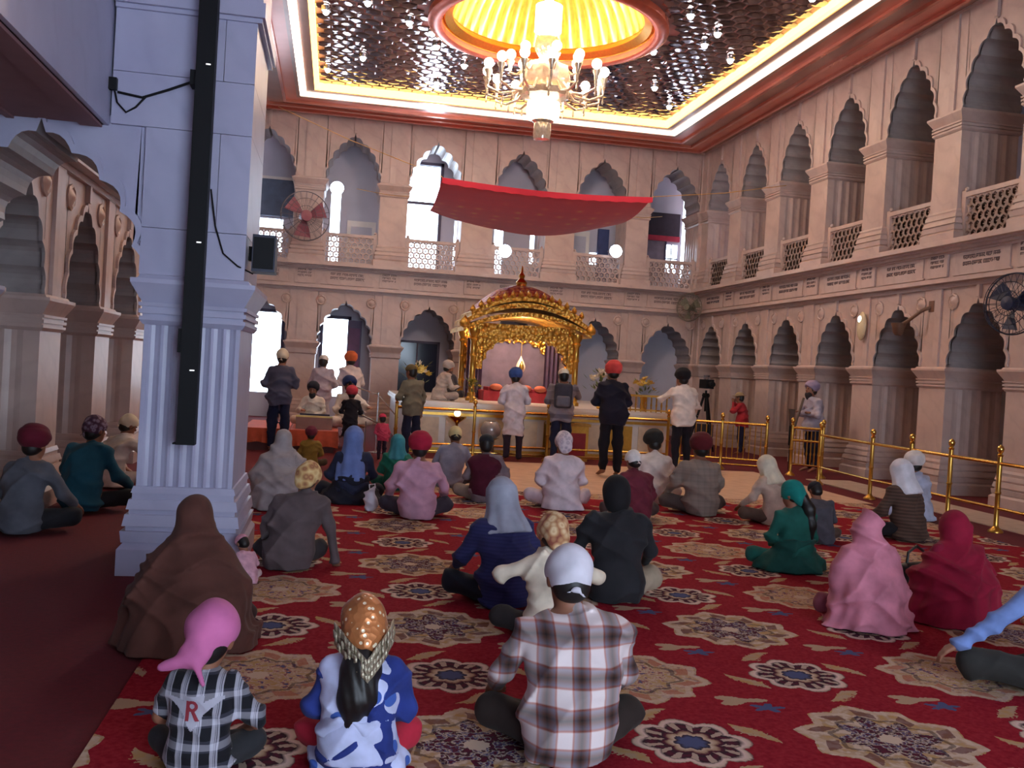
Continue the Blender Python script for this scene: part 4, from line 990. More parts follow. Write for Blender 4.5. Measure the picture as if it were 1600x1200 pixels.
# ---------------------------------------------------------------- headwear meshes in head space (y forward, z up)
_HW = {}
def headwear(kind, hi):
    key = (kind, hi)
    if key in _HW: return _HW[key]
    r = .0085 if hi else .012; s = SDF(r); disp = None
    if kind == 'turban':
        s.ell((0, -.014, .052), (.113, .132, .104), .02); s.ell((0, -.03, .075), (.108, .115, .095), .04)
        s.plane((0, .75, -1), .008); disp = lambda X, Y, Z: -.005*np.abs(np.sin(40*(Z*.9-.35*np.abs(X)+.25*Y)))
    elif kind == 'tall_turban':
        s.ell((0, -.01, .062), (.112, .135, .10), .02); s.ell((0, -.01, .12), (.10, .115, .085), .06)
        s.plane((0, .75, -1), .008); disp = lambda X, Y, Z: -.006*np.abs(np.sin(34*(Z*.9-.5*np.abs(X)+.15*Y)))
    elif kind == 'patka':
        s.ell((0, -.01, .026), (.095, .115, .112), .02); s.plane((0, .75, -1), .014)
        s.ell((0, -.118, -.05), (.024, .014, .016), .01); s.rc((0, -.12, -.05), (.03, -.122, -.075), .009, .008, .006); s.rc((0, -.12, -.05), (-.035, -.118, -.06), .009, .009, .006)
        disp = lambda X, Y, Z: .0035*np.sin(46*(Z+.6*X*np.sign(X)+.5*Y))
    elif kind == 'knot':                 # rumal with a loose flap hanging at the nape
        s.ell((0, -.008, .03), (.097, .116, .112), .02); s.ell((0, -.085, -.03), (.075, .045, .085), .05); s.plane((0, .9, -1), .10)
        disp = lambda X, Y, Z: .004*np.sin(40*(Z+.7*X+.3*Y))
    elif kind == 'tails':                # bandana tied at the back with two long tails
        s.ell((0, -.008, .03), (.098, .118, .112), .02); s.plane((0, .55, -1), .05)
        s.ell((-.02, -.105, -.06), (.06, .03, .055), .03); s.rc((-.03, -.12, -.07), (-.12, -.13, -.12), .026, .015, .02); s.rc((-.0, -.12, -.08), (.05, -.13, -.15), .018, .012, .02)
        disp = lambda X, Y, Z: .004*np.sin(36*(Z+.8*X+.3*Y))
    elif kind == 'cap':
        s.ell((0, -.005, .05), (.092, .110, .088), .02); s.plane((0, .05, -1), -.02)
    elif kind == 'scarf':
        fd = lambda th, z: .05*np.sin(9*th+9*z)*np.clip((.05-z)*4, 0, 1)
        s.ell((0, -.008, .03), (.103, .122, .118), .03)
        s.loft([(-.25, 0, -.035, .18, .14), (-.19, 0, -.03, .16, .135), (-.1, 0, -.02, .122, .122), (.0, 0, -.01, .102, .118), (.06, 0, -.008, .09, .10)], .04, fd)
        s.ell((0, .125, -.02), (.07, .09, .105), .02, sub=True)
    elif kind == 'hood':
        s.ell((0, -.01, .028), (.098, .118, .114), .02); s.ell((0, -.03, -.06), (.085, .085, .085), .05); s.ell((0, .125, -.03), (.07, .09, .105), .02, sub=True)
    elif kind == 'longscarf':
        fd = lambda th, z: .06*np.sin(8*th+7*z)*np.clip((.05-z)*3, 0, 1)
        s.ell((0, -.008, .03), (.104, .123, .118), .03)
        s.loft([(-.48, .0, -.09, .17, .10), (-.3, 0, -.06, .16, .12), (-.18, 0, -.03, .125, .12), (-.08, 0, -.02, .108, .118), (.0, 0, -.01, .102, .118), (.06, 0, -.008, .09, .10)], .04, fd)
        s.ell((0, .125, -.02), (.07, .09, .105), .02, sub=True); s.ell((0, .16, -.3), (.2, .12, .2), .03, sub=True)
    elif kind == 'hair':
        s.ell((0, -.014, .018), (.086, .104, .112), .02); s.ell((0, .10, -.045), (.09, .085, .13), .03, sub=True)
        s.ell((0, -.05, -.045), (.066, .05, .05), .03)
    elif kind == 'beard':
        s.ell((0, .045, -.085), (.066, .066, .062), .02); s.ell((0, .05, -.13), (.045, .045, .06), .04); s.ell((0, .1, -.015), (.045, .05, .045), .02, sub=True)
    elif kind == 'eyes':
        s.ell((-.031, .083, .012), (.013, .009, .008), .001); s.ell((.031, .083, .012), (.013, .009, .008), .001); s.res = .005
    elif kind == 'ponytail':
        s.ell((0, -.014, .018), (.086, .104, .112), .02); s.ell((0, .10, -.045), (.09, .085, .13), .03, sub=True)
        s.chain([(.02, -.1, -.03), (.03, -.15, -.14), (.035, -.165, -.28), (.03, -.17, -.42)], [.05, .05, .045, .015], .05)
        disp = lambda X, Y, Z: .003*np.sin(120*X+20*Z)
    elif kind == 'longhair':
        s.ell((0, -.014, .018), (.086, .104, .112), .02); s.ell((0, .10, -.045), (.09, .085, .13), .03, sub=True)
        s.chain([(-.0, -.09, -.07), (-.02, -.125, -.17), (-.045, -.145, -.3), (-.085, -.15, -.44)], [.065, .08, .078, .02], .06); s.rc((.0, -.13, -.2), (.03, -.15, -.46), .05, .012, .04)
        disp = lambda X, Y, Z: .003*np.sin(130*X+25*Z)
    elif kind == 'sunhat':
        s.ell((0, -.005, .07), (.095, .112, .075), .02); s.loft([(.045, 0, 0, .16, .18), (.06, 0, 0, .15, .17)], .015)
        s.plane((0, 0, -1), -.03)
    V, Fq = s.build(disp); _HW[key] = mesh_np(kind, V, Fq, mat('cloth_blank', '#888888')); return _HW[key]
def put_hw(kind, m, root, H4, hi, name=None):
    o = link(name or {'hair': 'hair', 'beard': 'beard', 'eyes': 'eyes', 'ponytail': 'hair', 'longhair': 'hair', 'scarf': 'headscarf', 'longscarf': 'headscarf', 'hood': 'head_cloth', 'patka': 'bandana', 'knot': 'bandana', 'tails': 'bandana', 'tall_turban': 'turban', 'sunhat': 'sun_hat'}.get(kind, kind), headwear(kind, hi), root)
    o.matrix_local = H4; o.material_slots[0].link = 'OBJECT'; o.material_slots[0].material = m; return o

ARMS = {  # elbow / wrist relative to the shoulder line (x out, y forward, z over pelvis)
    'lap': (.255, .04, .23, .07, .22, .10), 'knee': (.275, .07, .25, .30, .28, .12), 'hang': (.245, -.02, .20, .255, .05, -.05), 'front': (.26, .03, .20, .06, .20, .15),
    'namaste': (.25, .07, .20, .02, .20, .34), 'camera': (.28, .16, .30, .07, .24, .56), 'out': (.37, .05, .37, .13, .25, .42), 'prop': (.245, -.02, .20, .28, -.04, -.07),
    'fold': (.27, .08, .19, -.08, .20, .23), 'read': (.26, .12, .22, .12, .34, .24), 'back': (.27, -.12, .22, .28, -.22, -.05), 'reach': (.27, .18, .30, .26, .42, .30)}
TORSO = [(-.09, .15, .13), (0, .178, .152), (.08, .182, .152), (.2, .158, .122), (.32, .172, .122), (.42, .186, .118), (.475, .172, .104), (.515, .115, .085), (.545, .062, .06)]
NP = [0]
def person(label, x, y, rot=0, s=1., pose='sit', lean=.08, side=0., hump=.02, arms=('lap', 'lap'), head=(0, 0.1, 0), hs=1.09, z=.014, top=None, bottom=None, hw=(), shawl=None, skirt=None, hi=False,
           shoulder=1., girth=1., skirt_w=1., extra=None, vest=None, sleeve='long', hip_spread=1., name='person', group=None):
    NP[0] += 1; seed = NP[0]; s = s*(.895 if pose != 'stand' else .985); res = (.0125 if hi else .0165)
    z0 = {'sit': .10, 'stand': .92, 'kneel': .20}[pose]
    cyf = lambda zr: lean*np.clip(np.asarray(zr)/.5, 0, 1.2)**1.25-hump*np.sin(PI*np.clip(np.asarray(zr)/.56, 0, 1))
    cxf = lambda zr: side*np.clip(np.asarray(zr)/.5, 0, 1.2)
    def torso(infl, zmin=-.09, zmax=.6, wide=1.): return [(z0+a, float(cxf(a)), float(cyf(a)), b*girth*wide*(shoulder if a > .3 else 1)+infl, c*girth+infl) for (a, b, c) in TORSO if zmin <= a <= zmax]
    nb = np.array([float(cxf(.5)), float(cyf(.5)), z0+.5])
    Re = Euler((-head[1], head[2], head[0]), 'XYZ').to_matrix(); up = Re @ Vector((0, 0, 1))
    hc = nb+np.array([0, .012, .045])+np.array(up)*.115*hs+np.array([0, .02, 0])
    H4 = Matrix.Translation(Vector(hc)) @ Re.to_4x4() @ Matrix.Scale(hs, 4)
    def hp(p): return np.array(H4 @ Vector(p))
    Rn = np.array(Re)
    sh = [np.array([sx*.165*shoulder*girth+float(cxf(.46)), float(cyf(.46)), z0+.462]) for sx in (-1, 1)]
    el, wr = [], []
    for sx, nm, S_ in zip((-1, 1), arms, sh):
        a = ARMS[nm] if isinstance(nm, str) else nm
        el.append(np.array([sx*a[0]*(.5+.5*girth)+float(cxf(.3)), float(cyf(.4))+a[1], z0+a[2]])); wr.append(np.array([sx*a[3]+float(cxf(.2)), float(cyf(.4))*.8+a[4], z0+a[5]]))
    hs_ = hip_spread
    if pose == 'sit':
        hipj = [np.array([sx*.09, .01, .105]) for sx in (-1, 1)]; kn = [np.array([sx*.33*hs_, .25, .13]) for sx in (-1, 1)]; an = [np.array([-sx*.05, .33+.05*sx, .055]) for sx in (-1, 1)]; ft = [np.array([-sx*.21, .30+.05*sx, .045]) for sx in (-1, 1)]
    elif pose == 'kneel':
        hipj = [np.array([sx*.09, .02, .2]) for sx in (-1, 1)]; kn = [np.array([sx*.14, .40, .07]) for sx in (-1, 1)]; an = [np.array([sx*.10, -.05, .05]) for sx in (-1, 1)]; ft = [np.array([sx*.07, -.2, .04]) for sx in (-1, 1)]
    else:
        hipj = [np.array([sx*.085, 0, .90]) for sx in (-1, 1)]; kn = [np.array([sx*.105*hs_, .02, .50]) for sx in (-1, 1)]; an = [np.array([sx*.11*hs_, -.02, .09]) for sx in (-1, 1)]; ft = [np.array([sx*.13*hs_, .13, .03]) for sx in (-1, 1)]
    # ---- body
    b = SDF(res*.85); b.loft(torso(-.012), .04)
    b.rc(nb-np.array([0, 0, .03]), hc-np.array(up)*.05*hs, .05, .05*hs, .03)
    b.ell(hp((0, -.012, .02)), np.array((.078, .097, .104))*hs, .02, Rn); b.ell(hp((0, .022, -.055)), np.array((.058, .068, .066))*hs, .04, Rn)
    b.rc(hp((0, .084, .005)), hp((0, .104, -.024)), .010*hs, .014*hs, .012); b.ell(hp((0, .084, -.058)), np.array((.024, .012, .011))*hs, .01, Rn)
    for sx in (-1, 1): b.ell(hp((sx*.08, -.008, -.006)), np.array((.012, .024, .034))*hs, .01, Rn)
    for q in (0, 1):
        b.chain([sh[q], el[q], wr[q]], [.048, .038, .026], .03)
        d = wr[q]-el[q]; d = d/np.linalg.norm(d); upv = np.array([0, 0, 1.]) if abs(d[2]) < .85 else np.array([0, 1., 0]); sd = np.cross(d, upv); sd /= np.linalg.norm(sd); nv = np.cross(sd, d)
        tq = (-1 if q == 0 else 1)
        for f in range(4):
            o = sd*(f-1.5)*.020; L = (.036, .042, .04, .031)[f]
            p1 = wr[q]+d*.075+o; p2 = p1+d*L-nv*.008; p3 = p2+d*L*.75-nv*.022
            b.rc(wr[q]+o*.6, p1, .018, .0115, .015); b.chain([p1, p2, p3], [.0105, .0095, .008], .006)
        t0 = wr[q]+d*.025-sd*tq*.02; b.chain([t0, t0+d*.03-sd*tq*.028, t0+d*.062-sd*tq*.034-nv*.01], [.014, .012, .009], .01)
        b.chain([hipj[q], kn[q], an[q]], [.085, .056, .038], .04); b.rc(an[q], ft[q], .038, .026, .03)
        fd_ = ft[q]-an[q]; fd_ = fd_/np.linalg.norm(fd_); fs = np.cross(fd_, [0, 0, 1.]); fs /= max(1e-6, np.linalg.norm(fs))
        for f in range(5): b.rc(ft[q]+fs*(f-2)*.013, ft[q]+fs*(f-2)*.015+fd_*(.035-.004*abs(f-1)), .012, .009, .008)
    V, Fq = b.build(floor=0.0); root = link(name, mesh_np('person_body', V, Fq, SKIN)); tag(root, label, 'person', group)
    root.location = (x, y, z); root.rotation_euler = (0, 0, rot); root.scale = (s,)*3
    wn = fold_noise(seed)
    # ---- clothing
    if bottom is not None:
        c = SDF(res); c.loft([k for k in torso(-.022, -.09, .1)], .04)
        for q in (0, 1): c.chain([hipj[q], kn[q], an[q]+(kn[q]-an[q])*.06], [.09, .08, .058], .04)
        V, Fq = c.build(fold_noise(seed+50, .005), floor=0.003); link('trousers', mesh_np('trousers', V, Fq, bottom), root)
    if top is not None:
        c = SDF(res); c.loft(torso(.024, -.09 if pose != 'stand' else -.09, .6), .04)
        if pose == 'stand' and extra == 'kurta':
            c.loft([(z0-.42, 0, 0, .20*girth, .155), (z0-.2, 0, 0, .195*girth, .16), (z0, 0, 0, .19*girth, .165)], .04, lambda th, zz: .03*np.sin(7*th)*np.clip((z0-zz)*3, 0, 1))
        elif pose == 'stand': c.loft([(z0-.13, 0, 0, .185*girth, .16), (z0+.02, 0, 0, .19*girth, .165)], .03)
        if pose != 'stand' and extra == 'kurta':
            c.loft([(.0, 0, .0, .27, .19), (.06, 0, .0, .255, .18), (.16, 0, 0, .2, .165), (.25, 0, 0, .18, .15)], .05, lambda th, zz: .035*np.sin(8*th+5*zz)*np.clip((.2-zz)*6, 0, 1))
        for q in (0, 1):
            e2 = wr[q]+(el[q]-wr[q])*.10
            if sleeve == 'long': c.chain([sh[q], el[q], e2], [.066, .056, .042], .035)
            elif sleeve == 'short': c.chain([sh[q], sh[q]+(el[q]-sh[q])*.8], [.066, .064], .035)
            else: c.rc(sh[q], sh[q], .06, .06, .03)
        c.rc(nb, nb+np.array(up)*.03, .06, .055, .02)
        # turn the collar down to the neck opening
        V, Fq = c.build(wn, floor=0.006); link('shirt' if extra != 'kurta' else 'kurta', mesh_np('shirt', V, Fq, top), root)
    if vest is not None:
        c = SDF(res); c.loft(torso(.036, -.05, .6), .04)
        for q in (0, 1): c.rc(sh[q], sh[q]*1., .062, .06, .03)
        V, Fq = c.build(fold_noise(seed+9, .004), floor=.006); link('waistcoat', mesh_np('waistcoat', V, Fq, vest), root)
    if skirt is not None:
        c = SDF(res); fd = lambda th, zz: .05*np.sin(9*th+3*zz)*np.clip((.25-zz)*4, 0, 1)
        c.loft([(0, 0, .09, .40*skirt_w, .34*skirt_w), (.06, 0, .09, .385*skirt_w, .32*skirt_w), (.14, 0, .07, .32*skirt_w, .26*skirt_w), (.22, 0, .03, max(.20, .23*skirt_w), .18), (.33, 0, 0, .20, .165)], .05, fd)
        V, Fq = c.build(fold_noise(seed+3, .008), floor=.004); link('skirt', mesh_np('skirt', V, Fq, skirt), root)
    if shawl is not None:
        wd, bk, m_ = shawl           # base half width, base depth, material
        c = SDF(res); ph = seed*1.3
        fd = lambda th, zz: (.05*np.sin(7*th+4*zz+ph)+.028*np.sin(15*th-6*zz+ph))*np.clip((.55-zz)*1.8, 0, 1)
        yN = float(cyf(.45)); xN = float(cxf(.45))
        c.loft([(0, 0, .03, wd, bk), (.05, 0, .03, wd*.96, bk*.95), (.2, xN*.3, .02, wd*.84, bk*.85), (.36, xN*.6, yN*.5, wd*.72+.04, bk*.78), (.5, xN*.9, yN*.9, .275, .19), (.575, xN, yN, .235, .17), (.63, xN, yN+.01, .15, .14), (.68, xN, yN+.02, .1, .11)], .05, fd)
        for q in (0, 1): c.chain([sh[q], el[q]], [.085, .075], .06)
        c.ell(hp((0, -.012, .025)), np.array((.108, .125, .122))*hs, .05, Rn); c.ell(hp((0, -.03, -.08)), np.array((.115, .11, .10))*hs, .06, Rn)
        c.ell(hp((0, .15, -.02)), np.array((.07, .10, .10))*hs, .02, Rn, sub=True); c.ell((xN, yN+.36, .45), (.10, .16, .25), .05, sub=True)
        V, Fq = c.build(fold_noise(seed+7, .011), floor=.005); link('shawl', mesh_np('shawl', V, Fq, m_), root)
    if not any(k in ('hair', 'ponytail', 'longhair') for k, _ in hw) and shawl is None: put_hw('hair', HAIR, root, H4, hi)
    put_hw('eyes', EYE, root, H4, False)
    for k, m_ in hw: put_hw(k, m_, root, H4, hi)
    return root, H4
# ================================================================ THE CONGREGATION
F = fabric; D_ = math.radians
# ---- foreground
check, _ = person('man in brown and white checked shirt and white bandana seated in the foreground', 1.0, 3.70, -.04, .98, hs=1.2, lean=.15, hump=.035, arms=('knee', 'knee'), top=F('#cccccc', 'plaid'), bottom=F('#2b211e'), hw=[('patka', F('#cfcbd6'))], head=(.05, .28, 0), hi=True, shoulder=1.12, girth=1.12, extra=None)
boy, bH = person('boy in black and white plaid shirt and pink bandana seated at lower left', -.42, 3.60, -.12, .665, lean=.06, arms=('lap', (.33, .08, .20, .20, .32, .06)), hip_spread=.85, top=F('#222222', 'bwplaid'), bottom=F('#2c2c30'), hw=[('tails', F('#c46a9c'))], head=(-.15, .12, .1), hs=1.62, hi=True, sleeve='short', side=.01)
girl, gH = person('girl in white dress with blue apples and gold orange scarf seated in front', .16, 3.60, rot=-.05, s=.775, hip_spread=.8, lean=.05, arms=('lap', 'lap'), top=F('#27367c'), vest=F('#b9bfe0', 'dots', c2='#3c5aa8', f=7.), bottom=F('#b3263c'), skirt=F('#b9bfe0', 'dots', c2='#3c5aa8', f=7.), skirt_w=.72, hw=[('longhair', HAIR)], head=(.1, .1, -.05), hs=1.15, hi=True, extra=None)
brown, _ = person('woman wrapped in a dark brown shawl seated beside the pillar', -.68, 5.22, .12, .93, lean=.08, shawl=(.46, .37, F('#55332c')), bottom=F('#3a2522'), top=F('#4a2d28'), head=(0, .15, 0), hi=True)
cream, _ = person('boy in cream shirt with elbows spread and floral bandana', 1.28, 5.3, 0, .87, lean=.07, arms=('out', 'out'), top=F('#d6c8b4'), bottom=F('#2b2728'), hw=[('knot', F('#b98a62', 'print', c2='#e0c8a0', c3='#7a2e30', f=20.))], head=(.2, .25, .1), hs=1.18, hi=True)
navy, _ = person('person in navy sweater and grey headscarf seated left of the cream shirted boy', 1.16, 6.12, .1, 1.0, lean=.12, arms=('knee', 'knee'), top=F('#2e2f5c', 'hstripe', c2='#262850', f=40.), bottom=F('#191a24'), hw=[('scarf', F('#9a9cab'))], head=(-.1, .25, -.1), hi=True)
blk, _ = person('man in black jacket and black head cloth seated with pale trousers', 1.98, 6.32, -.05, 1.03, lean=.12, arms=('knee', 'knee'), top=F('#232226'), bottom=F('#a5947f'), hw=[('hood', F('#181518'))], head=(.0, .3, 0), hi=True, shoulder=1.08, girth=1.05)
pink, _ = person('woman wrapped in a pink shawl seated on the right', 3.50, 5.70, .0, .90, hip_spread=.8, lean=.05, shawl=(.36, .34, F('#c2788a')), bottom=F('#8a4a58'), top=F('#a86074'), head=(0, .12, 0), hi=True)
red, _ = person('woman wrapped in a crimson shawl seated at the right edge', 4.26, 5.88, .1, .91, lean=.05, shawl=(.47, .38, F('#8c1432')), bottom=F('#8c1432'), top=F('#7c1430'), head=(.2, .1, 0), hi=True)
blue, _ = person('man in light blue shirt leaning forward at the right edge', 3.84, 4.40, .12, 1.02, lean=.2, side=.12, hump=.05, arms=((.40, .06, .27, .56, .18, .13), 'knee'), hip_spread=1.25, top=F('#6f86bd'), bottom=F('#2c2a28'), hw=[('patka', F('#8a94b8'))], head=(0, .4, 0), hi=True, girth=1.08)
tot, _ = person('baby in cream held up beside the crimson shawl with orange cap', 4.88, 5.72, .8, .48, lean=.05, arms=('knee', 'knee'), top=F('#d8b9a0'), bottom=F('#d8c2b0'), hw=[('cap', F('#c97a2e'))], hs=1.35)
# ---- left group
jac, _ = person('man in grey brown jacket and gold printed bandana propped on one arm', -.27, 7.14, -.1, .95, hip_spread=.7, lean=.10, side=.10, arms=('lap', (.27, .05, .25, .36, .12, -.07)), top=F('#5d5052'), bottom=F('#3a3436'), hw=[('knot', F('#c9a06a', 'print', c2='#8a4a3a', c3='#e6cf98', f=18.))], head=(-.3, .35, .1), hi=True, girth=1.08)
tod, _ = person('toddler in pale pink lying beside the pillar base', -.50, 6.66, .5, .36, lean=.22, hump=.06, arms=('knee', 'knee'), top=F('#d2a0b0'), bottom=F('#cbb0b8'), hw=[('cap', F('#cf8fa2'))], head=(.2, .7, 0), hs=1.45)
lg, _ = person('man in dark grey shirt and maroon turban seated at the far left edge', -2.42, 8.3, -.25, 1.02, lean=.12, arms=('lap', 'knee'), top=F('#55565f'), bottom=F('#25262b'), hw=[('turban', F('#5a1224'))], head=(-.2, .1, 0), hi=True)
lt, _ = person('man in dark teal shirt and patterned cap seated by the left arcade', -2.26, 9.45, -.35, 1.08, lean=.14, arms=('knee', 'knee'), top=F('#1f5164'), bottom=F('#25262b'), hw=[('patka', F('#5a3a48', 'print', c2='#9a8aa0', c3='#3a2a44'))], head=(-.3, .15, 0))
lw, _ = person('boy in white kurta and white cap seated behind the pillar', -2.38, 11.2, -.6, .98, lean=.18, arms=('lap', 'reach'), top=F('#cfc4bb'), bottom=F('#c6bbb4'), hw=[('patka', F('#d9cbb2'))], head=(-.3, .4, 0), extra='kurta')
gs, _ = person('woman in pale grey shawl seated right of the pillar', -.48, 10.0, .05, .98, lean=.06, shawl=(.40, .36, F('#a29a9c')), top=F('#9a9294'), bottom=F('#b0a8aa'), head=(0, .12, 0))
mus, _ = person('child in mustard shirt and maroon turban behind the grey shawl', -.28, 13.7, .05, .68, lean=.05, top=F('#8a6a2c'), bottom=F('#4a3a28'), hw=[('turban', F('#6a2434'))], hs=1.15)
bs, _ = person('woman in dark navy dress and light blue headscarf', .24, 10.55, .0, 1.0, lean=.07, top=F('#262b42'), bottom=F('#20222f'), skirt=F('#20222f'), hw=[('longscarf', F('#6a7fb8'))], head=(-.2, .12, 0))
tl, _ = person('child in green with teal headscarf half hidden by the pink shirt', .80, 11.7, .0, .82, lean=.05, top=F('#1c6a58'), bottom=F('#1c5a4c'), hw=[('scarf', F('#3f8a96'))], hs=1.1)
ps, _ = person('man in pink shirt and red turban seated in the middle left', .88, 9.58, -.02, 1.02, lean=.08, arms=('knee', 'knee'), top=F('#c99ab0'), bottom=F('#3f3a46'), hw=[('turban', F('#a8203c'))], head=(-.05, .1, 0), shoulder=1.06, girth=1.08)
bg_, _ = person('man in blue grey shirt bending forward with a pale yellow cap', 1.50, 12.2, -.25, .95, lean=.18, side=.05, hump=.05, arms=('lap', 'knee'), top=F('#8f90a6'), bottom=F('#4a4650'), hw=[('patka', F('#cdbd8c'))], head=(.3, .5, 0))
mv, _ = person('man in maroon waistcoat and dark cap seated behind the navy sweater', 1.77, 10.95, -.05, .95, lean=.06, arms=('lap', 'knee'), top=F('#7a6a70'), vest=F('#4a1226'), bottom=F('#8a7a70'), hw=[('cap', F('#262a30'))], head=(0, .1, 0))
wk, _ = person('woman in white kurta and white printed head cloth seated at centre', 2.60, 10.55, 0, 1.07, lean=.05, arms=('lap', 'lap'), top=F('#d6c6cc'), bottom=F('#cdbcc2'), hw=[('knot', F('#d8c9cf', 'print', c2='#a898a8', c3='#e6dade', f=22.))], head=(0, .1, 0), extra='kurta', girth=1.05)
ms_, _ = person('man in maroon shirt and white cap bending forward beside the white kurta', 3.26, 9.85, .1, .92, lean=.14, arms=('lap', 'lap'), top=F('#6d2a3a'), bottom=F('#4a3a3a'), hw=[('patka', F('#e2dcd8'))], head=(.2, .35, 0))
w2, _ = person('man in white shirt and black turban seated right of the maroon shirt', 3.98, 11.35, -.1, 1.06, lean=.16, hump=.05, arms=('lap', 'lap'), top=F('#dcd3cf'), bottom=F('#c9beb8'), hw=[('turban', F('#2a2826'))], head=(.3, .4, 0), extra='kurta')
gc, _ = person('man in grey brown checked shirt and maroon turban on the mat edge', 4.22, 10.45, .05, 1.11, lean=.07, arms=('knee', 'knee'), top=F('#8a7a70', 'check'), bottom=F('#4f4340'), hw=[('turban', F('#5c1a20'))], head=(0, .1, 0), shoulder=1.05, girth=1.05)
be, _ = person('person in beige shirt and cream headscarf seated left of the green dress', 4.88, 9.9, .3, .92, lean=.16, hump=.05, arms=('knee', 'lap'), top=F('#c0a898'), bottom=F('#5c463c'), hw=[('scarf', F('#d9cdb6'))], head=(.3, .35, 0))
gr, _ = person('woman in dark green dress and teal scarf with long ponytail', 3.87, 7.45, .15, .91, lean=.07, top=F('#1c5a50'), bottom=F('#1c5a50'), skirt=F('#1c5048'), hw=[('ponytail', HAIR), ('knot', F('#127a72'))], head=(.5, .1, 0))
dg, _ = person('man in dark grey shirt bent low right of the green dress', 4.84, 8.8, -.1, .74, lean=.22, hump=.07, arms=('lap', 'lap'), top=F('#4a4850'), bottom=F('#54443c'), hw=[('cap', F('#26242a'))], head=(.2, .6, 0))
br, _ = person('man in brown striped sweater with white cloth on his head', 6.0, 9.1, .2, 1.02, lean=.12, arms=('knee', 'lap'), top=F('#46342c', 'hstripe', c2='#5f463a', f=26.), bottom=F('#1c1a1e'), hw=[('scarf', F('#d8d4da'))], head=(.2, .25, 0))
wst, _ = person('man in pale blue kurta and white turban by the brass fence', 7.1, 10.6, .3, .98, lean=.10, arms=('lap', 'lap'), top=F('#b4b9cf'), bottom=F('#b4b9cf'), hw=[('turban', F('#ded6d2'))], head=(.0, .15, 0), extra='kurta')
# ---- standing by the railing
person('standing man in slate shirt and navy trousers with pale cap at the left', -.86, 16.0, -.1, .98, 'stand', lean=.02, arms=('front', 'front'), top=F('#4c4a5c'), bottom=F('#181c34'), hw=[('patka', F('#cfc0a8'))], head=(0, .1, 0))
person('small child in black with a red turban standing before the stage', .29, 15.9, 0, .63, 'stand', arms=('front', 'front'), top=F('#1c1820'), bottom=F('#1a1820'), hw=[('turban', F('#b83a48'))], hs=1.3, extra='kurta', hip_spread=.6)
person('toddler in pink with a pink cap standing beside the stage', .78, 15.1, .2, .41, 'stand', arms=('front', 'hang'), top=F('#c0405c'), bottom=F('#2c2030'), hw=[('cap', F('#cf3a5c'))], hs=1.5, girth=1.15)
person('man in olive grey shirt standing at the left end of the railing', 1.30, 16.0, .5, .90, 'stand', arms=('front', 'hang'), top=F('#6f6a5c'), bottom=F('#1f2036'), head=(.3, .1, 0), hw=[('cap', F('#6a5a3a'))])
person('man in long white shirt and blue turban standing at the railing', 3.02, 15.95, 0, .91, 'stand', arms=('front', 'front'), top=F('#d3cbd6'), bottom=F('#2e2230'), hw=[('turban', F('#3a5a9c'))], head=(0, .25, 0), extra='kurta', hip_spread=1.1)
per, _ = person('man in grey banded shirt with a backpack and white cap at the railing', 3.80, 15.8, -.2, .95, 'stand', arms=('front', 'camera'), top=F('#8a8490', 'bands', c2='#5f5a68'), bottom=F('#20243c'), hw=[('cap', F('#d8d4c8'))], head=(.2, .1, 0), shoulder=1.1, girth=1.1)
bp = MB(); bp.bx(-.15, .15, -.30, -.16, 1.02, 1.42); bp.bx(-.12, .12, -.34, -.30, 1.04, 1.2)
bpk = empty('backpack', (3.80, 15.8, 0), -.2); bpk.scale = (.95,)*3; tag(bpk, 'dark grey backpack worn by the man in banded shirt', 'backpack')
def rbox(x0, x1, y0, y1, z0, z1, r, m, name, par):
    s_ = SDF(.02); c_ = ((x0+x1)/2, (y0+y1)/2, (z0+z1)/2); h_ = ((x1-x0)/2-r, (y1-y0)/2-r, (z1-z0)/2-r)
    s_._add(lambda X, Y, Z: np.sqrt(np.maximum(np.abs(X-c_[0])-h_[0], 0)**2+np.maximum(np.abs(Y-c_[1])-h_[1], 0)**2+np.maximum(np.abs(Z-c_[2])-h_[2], 0)**2)-r, (x0, y0, z0), (x1, y1, z1), .01)
    V, Fq = s_.build(); return link(name, mesh_np(name, V, Fq, m), par)
rbox(-.16, .16, -.34, -.17, 1.02, 1.46, .06, F('#3f3d48'), 'pack', bpk); rbox(-.12, .12, -.39, -.32, 1.05, 1.24, .03, F('#6a6874'), 'front_pocket', bpk)
for sx in (-1, 1): MB().tube([(sx*.1, -.18, 1.42), (sx*.11, -.08, 1.47), (sx*.11, .02, 1.46)], .018, 6).obj('strap', F('#2c2a34'), bpk)
person('man in black suit and coral turban standing in front of the railing', 4.22, 14.2, -.02, 1.02, 'stand', arms=('front', 'front'), top=F('#1e1c2c'), bottom=F('#1a1822'), hw=[('turban', F('#cf4a48'))], head=(0, .12, 0), hip_spread=1.05, girth=1.05)
person('man in white shirt, black trousers and black turban photographing at the railing', 5.77, 15.3, .12, 1.0, 'stand', arms=((.29, .22, .28, .16, .45, .34), 'front'), top=F('#ded2cc'), bottom=F('#1c1822'), hw=[('turban', F('#1c1a20'))], head=(.25, .1, 0), shoulder=1.05, girth=1.1)
gd, gdH = person('bearded guard in lavender turban and pale shirt with folded arms by the gate', 8.62, 16.2, 1.7, .96, 'stand', arms=('fold', 'fold'), top=F('#aaa2b0'), bottom=F('#1c1c30'), hw=[('turban', F('#9a8aa6')), ('beard', mat('dark_beard', '#2a2024', .8))], head=(0, 0, 0))
sc_, _2 = None, None
t = empty('slung_rifle', (8.08, 16.0, 0)); tag(t, 'dark rifle hanging muzzle down beside the guard', 'rifle')
